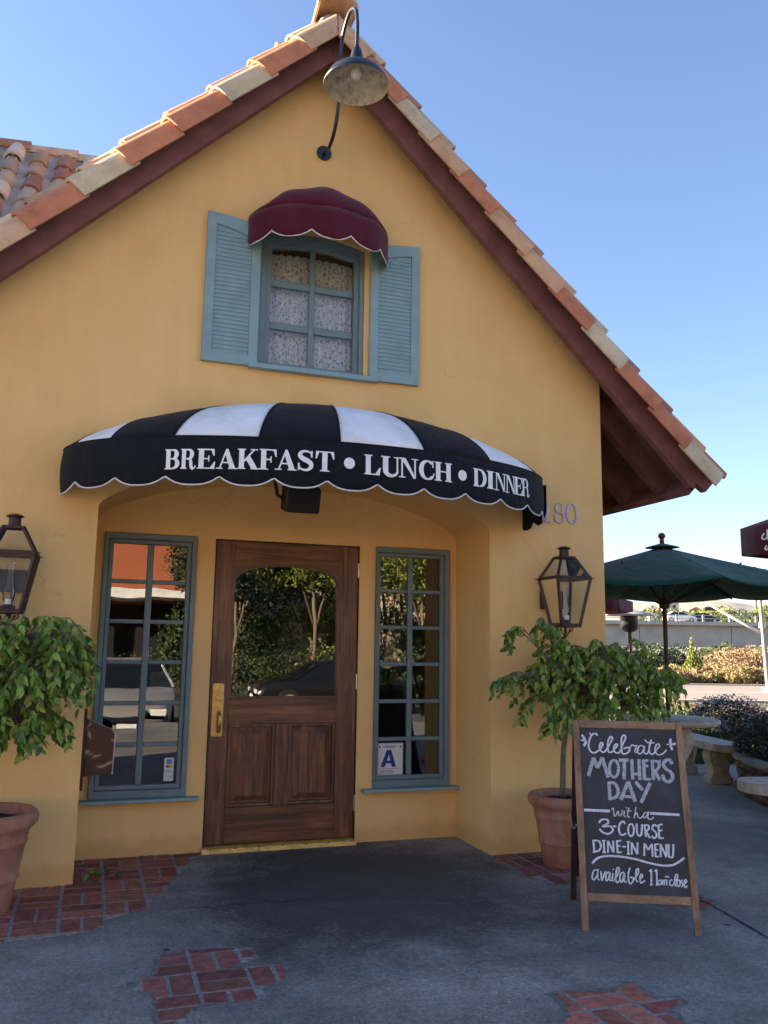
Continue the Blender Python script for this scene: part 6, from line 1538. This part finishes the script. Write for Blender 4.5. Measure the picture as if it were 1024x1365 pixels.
for i, (px, d, h, k) in enumerate([(893,150,9,0), (925,140,8.6,1), (946,145,9.2,1), (962,150,9.3,1), (1003,135,8.3,0), (1022,140,9.4,1), (1036,140,9.8,1), (982,150,8.9,0), (870,150,9,0)]):
    p = far(px, d); 
    shrub('far_tree', ('dull green', 'yellow green')[k]+' tree top showing above the bridge railing', 'tree', [((p.x, p.y, h-3.2), (3.2,3,3), 1100), ((p.x+2, p.y, h-4.5), (2.4,2,2), 400)], (M_lfmid, M_lfyel)[k], .28, 600+i*3, group=('dull green', 'yellow green')[k]+' tree tops beyond the bridge', trunk=[(p.x, p.y, -4), (p.x, p.y, 1), (p.x+.3, p.y, h-4)])

# ================================================================== WHAT THE WINDOWS REFLECT (behind the viewer)
car('silver sedan parked facing the entrance', (.75, -6.2, -.44), R_(90), P_sil)
car('black car parked side-on behind the viewer', (6.6, -11.5, -.44), R_(180), P_blk)
hd = thing('hedge', 'clipped green hedge along the parking lot', 'hedge', (8, -15.6, 0))
V_, F_ = leafcloud((8, -15.6, .35), (9, .7, .85), 9000, .05, 900, gapy=.2); b = MB(); b.v = [tuple(x) for x in V_]; b.f = F_; b.mi = [0]*len(F_); b.build('foliage', M_lfmid, hd, merge=False)
bh = MB(); bh.grid([[(-150+20*i, -60-0*i, -1) for i in range(20)], [(-150+20*i, -75, 14+3*math.sin(i*1.7)) for i in range(20)], [(-150+20*i, -120, 26+4*math.sin(i*1.1)) for i in range(20)]])
tag(bh.build('hill', mat('wooded_hillside', (.045,.055,.030), rough=1, var=.7, vscale=.25, bump=1, bscale=1), smooth='all'), kind='structure')
cb = thing('cream_shop_row', 'long low cream shop row beyond the parking lot trees', 'building', (35, -32, 0))
MB().box(6.5, 66, -38, -32, 0, 5.2).build('wall', mat('cream_stucco', (.62,.50,.34), rough=.9, var=.1), cb)
MB().box(6.2, 66.3, -38.2, -31.9, 5.21, 5.6).build('roof', M_terra, cb)
for k in range(14): MB().box(8+k*4.1, 9.4+k*4.1, -31.99, -31.9, 1.2, 2.7).build('window', M_dark, cb)
for i, (x, y) in enumerate(((4.5,-20.5), (8,-21.5), (11.5,-21), (15,-22), (19,-21.5), (23,-22))): shrub('parking_lot_shrub', 'tall green shrub in the row across the parking lot', 'bush', [((x, y, 1.2), (2.2, 1.1, 1.9), 2600), ((x+1.2, y+.2, 2.4), (1.3, .9, 1.3), 1200)], (M_lfmid, M_lfyel, M_lfmid, M_lfred, M_lfmid, M_lfyel)[i], .10, 850+i, stems=False, group='tall shrubs across the parking lot')
cb2 = thing('cream_shop_row', 'long low cream shop row left of the orange shop across the lot', 'building', (-45, -30, 0))  # row out of view, added to bounce fill light onto the facade
MB().box(-75, -17, -36, -29, 0, 5.2).build('wall', MATS['cream_stucco'], cb2)
for k in range(12): MB().box(-73+k*4.4, -70.5+k*4.4, -28.99, -28.9, .3, 2.7).build('window', M_dark, cb2)
shp = thing('orange_shop', 'orange stucco shop with a white arcade across the parking lot', 'building', (-4, -27, 0))
MB().box(-16, 5.2, -34, -27, 0, 6.6).build('wall', mat('orange_stucco', (.34,.10,.045), rough=.9, var=.15), shp)
MB().box(-16.2, 5.4, -26.98, -24.4, 3.35, 3.70).build('arcade_beam', M_white, shp)
for k in range(10): MB().box(-15.6+k*2.2, -15.25+k*2.2, -24.8, -24.45, 0, 3.345).build('post', M_white, shp)
MB().box(-15.8, 5.0, -26.97, -26.9, .1, 3.2).build('shopfront', M_dark, shp)
for i, (x, y, h, k) in enumerate([(7.6,-18,8,1), (11.5,-17,7.4,1), (4.9,-19,7.0,0), (14,-19,8,1), (9,-24,8,0), (17,-24,7,0), (5.9,-24,8.5,2), (12.5,-25,8,2)]):
    shrub('parking_lot_tree', ('dark', 'bright', 'autumn tinted')[k]+' leafy tree across the parking lot, seen in the door glass', 'tree', [((x, y, h*.68), (h*.30, h*.3, h*.26), 3200), ((x+h*.18, y+.3, h*.55), (h*.2, h*.2, h*.16), 1400), ((x-h*.16, y, h*.6), (h*.18, h*.18, h*.16), 1200)], (M_lfdark, M_lfyel, M_lfred)[k], .10, 700+i*3, group=('dark', 'bright', 'autumn tinted')[k]+' trees across the parking lot', trunk=[(x, y, -.5), (x+.15, y, h*.25), (x, y, h*.5)])
# two wicker chairs inside, seen through the right window
for i, (x, y) in enumerate(((2.28, 7.25), (2.75, 7.35))):
    T = thing('wicker_chair', ('tan barrel back chair inside, left in the lower right window', 'tan barrel back chair inside, right in the lower right window')[i], 'chair', (x, y, .03))
    M_wk = mat('wicker', (.30,.19,.10), rough=.8, var=.4, vscale=40, bump=.8, bscale=90)
    b = MB(); rows = []
    for z, r in ((.42,.22), (.6,.235), (.8,.25), (.90,.255)):
        rows.append([(x+r*math.cos(R_(-190+200*k/16)), y+r*math.sin(R_(-190+200*k/16)), z+(.0 if z < .85 else .03*math.sin(math.pi*k/16))) for k in range(17)])
    b.grid(rows); b.build('backrest', M_wk, T, smooth='all', solid=.03)
    MB().lathe([(0,.44), (.21,.43), (.22,.40), (.0,.38)], (x, y, .03), 20).build('seat', M_burg, T, smooth=True)
    for a in (45, 135, 225, 315): MB().tube([(x+.18*math.cos(R_(a)), y+.18*math.sin(R_(a)), .42), (x+.2*math.cos(R_(a)), y+.2*math.sin(R_(a)), .031)], .017, 6).build('leg', M_dkwood, T)
dp = thing('drapes', 'pale drape hanging inside the right entrance window', 'curtain', (2.5, 6.7, .1))
rows = [[(2.42+.16*k/16, 6.75+.02*math.sin(k*1.4), z) for k in range(17)] for z in (1.0, 1.5, 2.1)]
MB().grid(rows).build('cloth', mat('cream_drape', (.45,.38,.28), rough=.9), dp, smooth='all')

# ordinals for look-alikes: each label ends in its place counted from the left of the photo
ORD = ['first', 'second', 'third', 'fourth', 'fifth', 'sixth', 'seventh', 'eighth', 'ninth', 'tenth', 'eleventh', 'twelfth']
bylab = {}
for o in bpy.data.objects:
    if o.parent is None and 'label' in o and 'category' in o: bylab.setdefault(o['label'], []).append(o)
for lab, obs in bylab.items():
    if len(obs) < 2 or len(obs) > 12: continue
    obs.sort(key=lambda o: (o.location-EYE).dot(RT)/max(.01, (o.location-EYE).dot(FWD)) if (o.location-EYE).dot(FWD) > 0 else o.location.x)
    for k, o in enumerate(obs):
        if o.name.startswith('dry_leaf'): continue
        words = lab.split(' ')[:12]
        o['label'] = ORD[k] + ' from the left: ' + ' '.join(words)
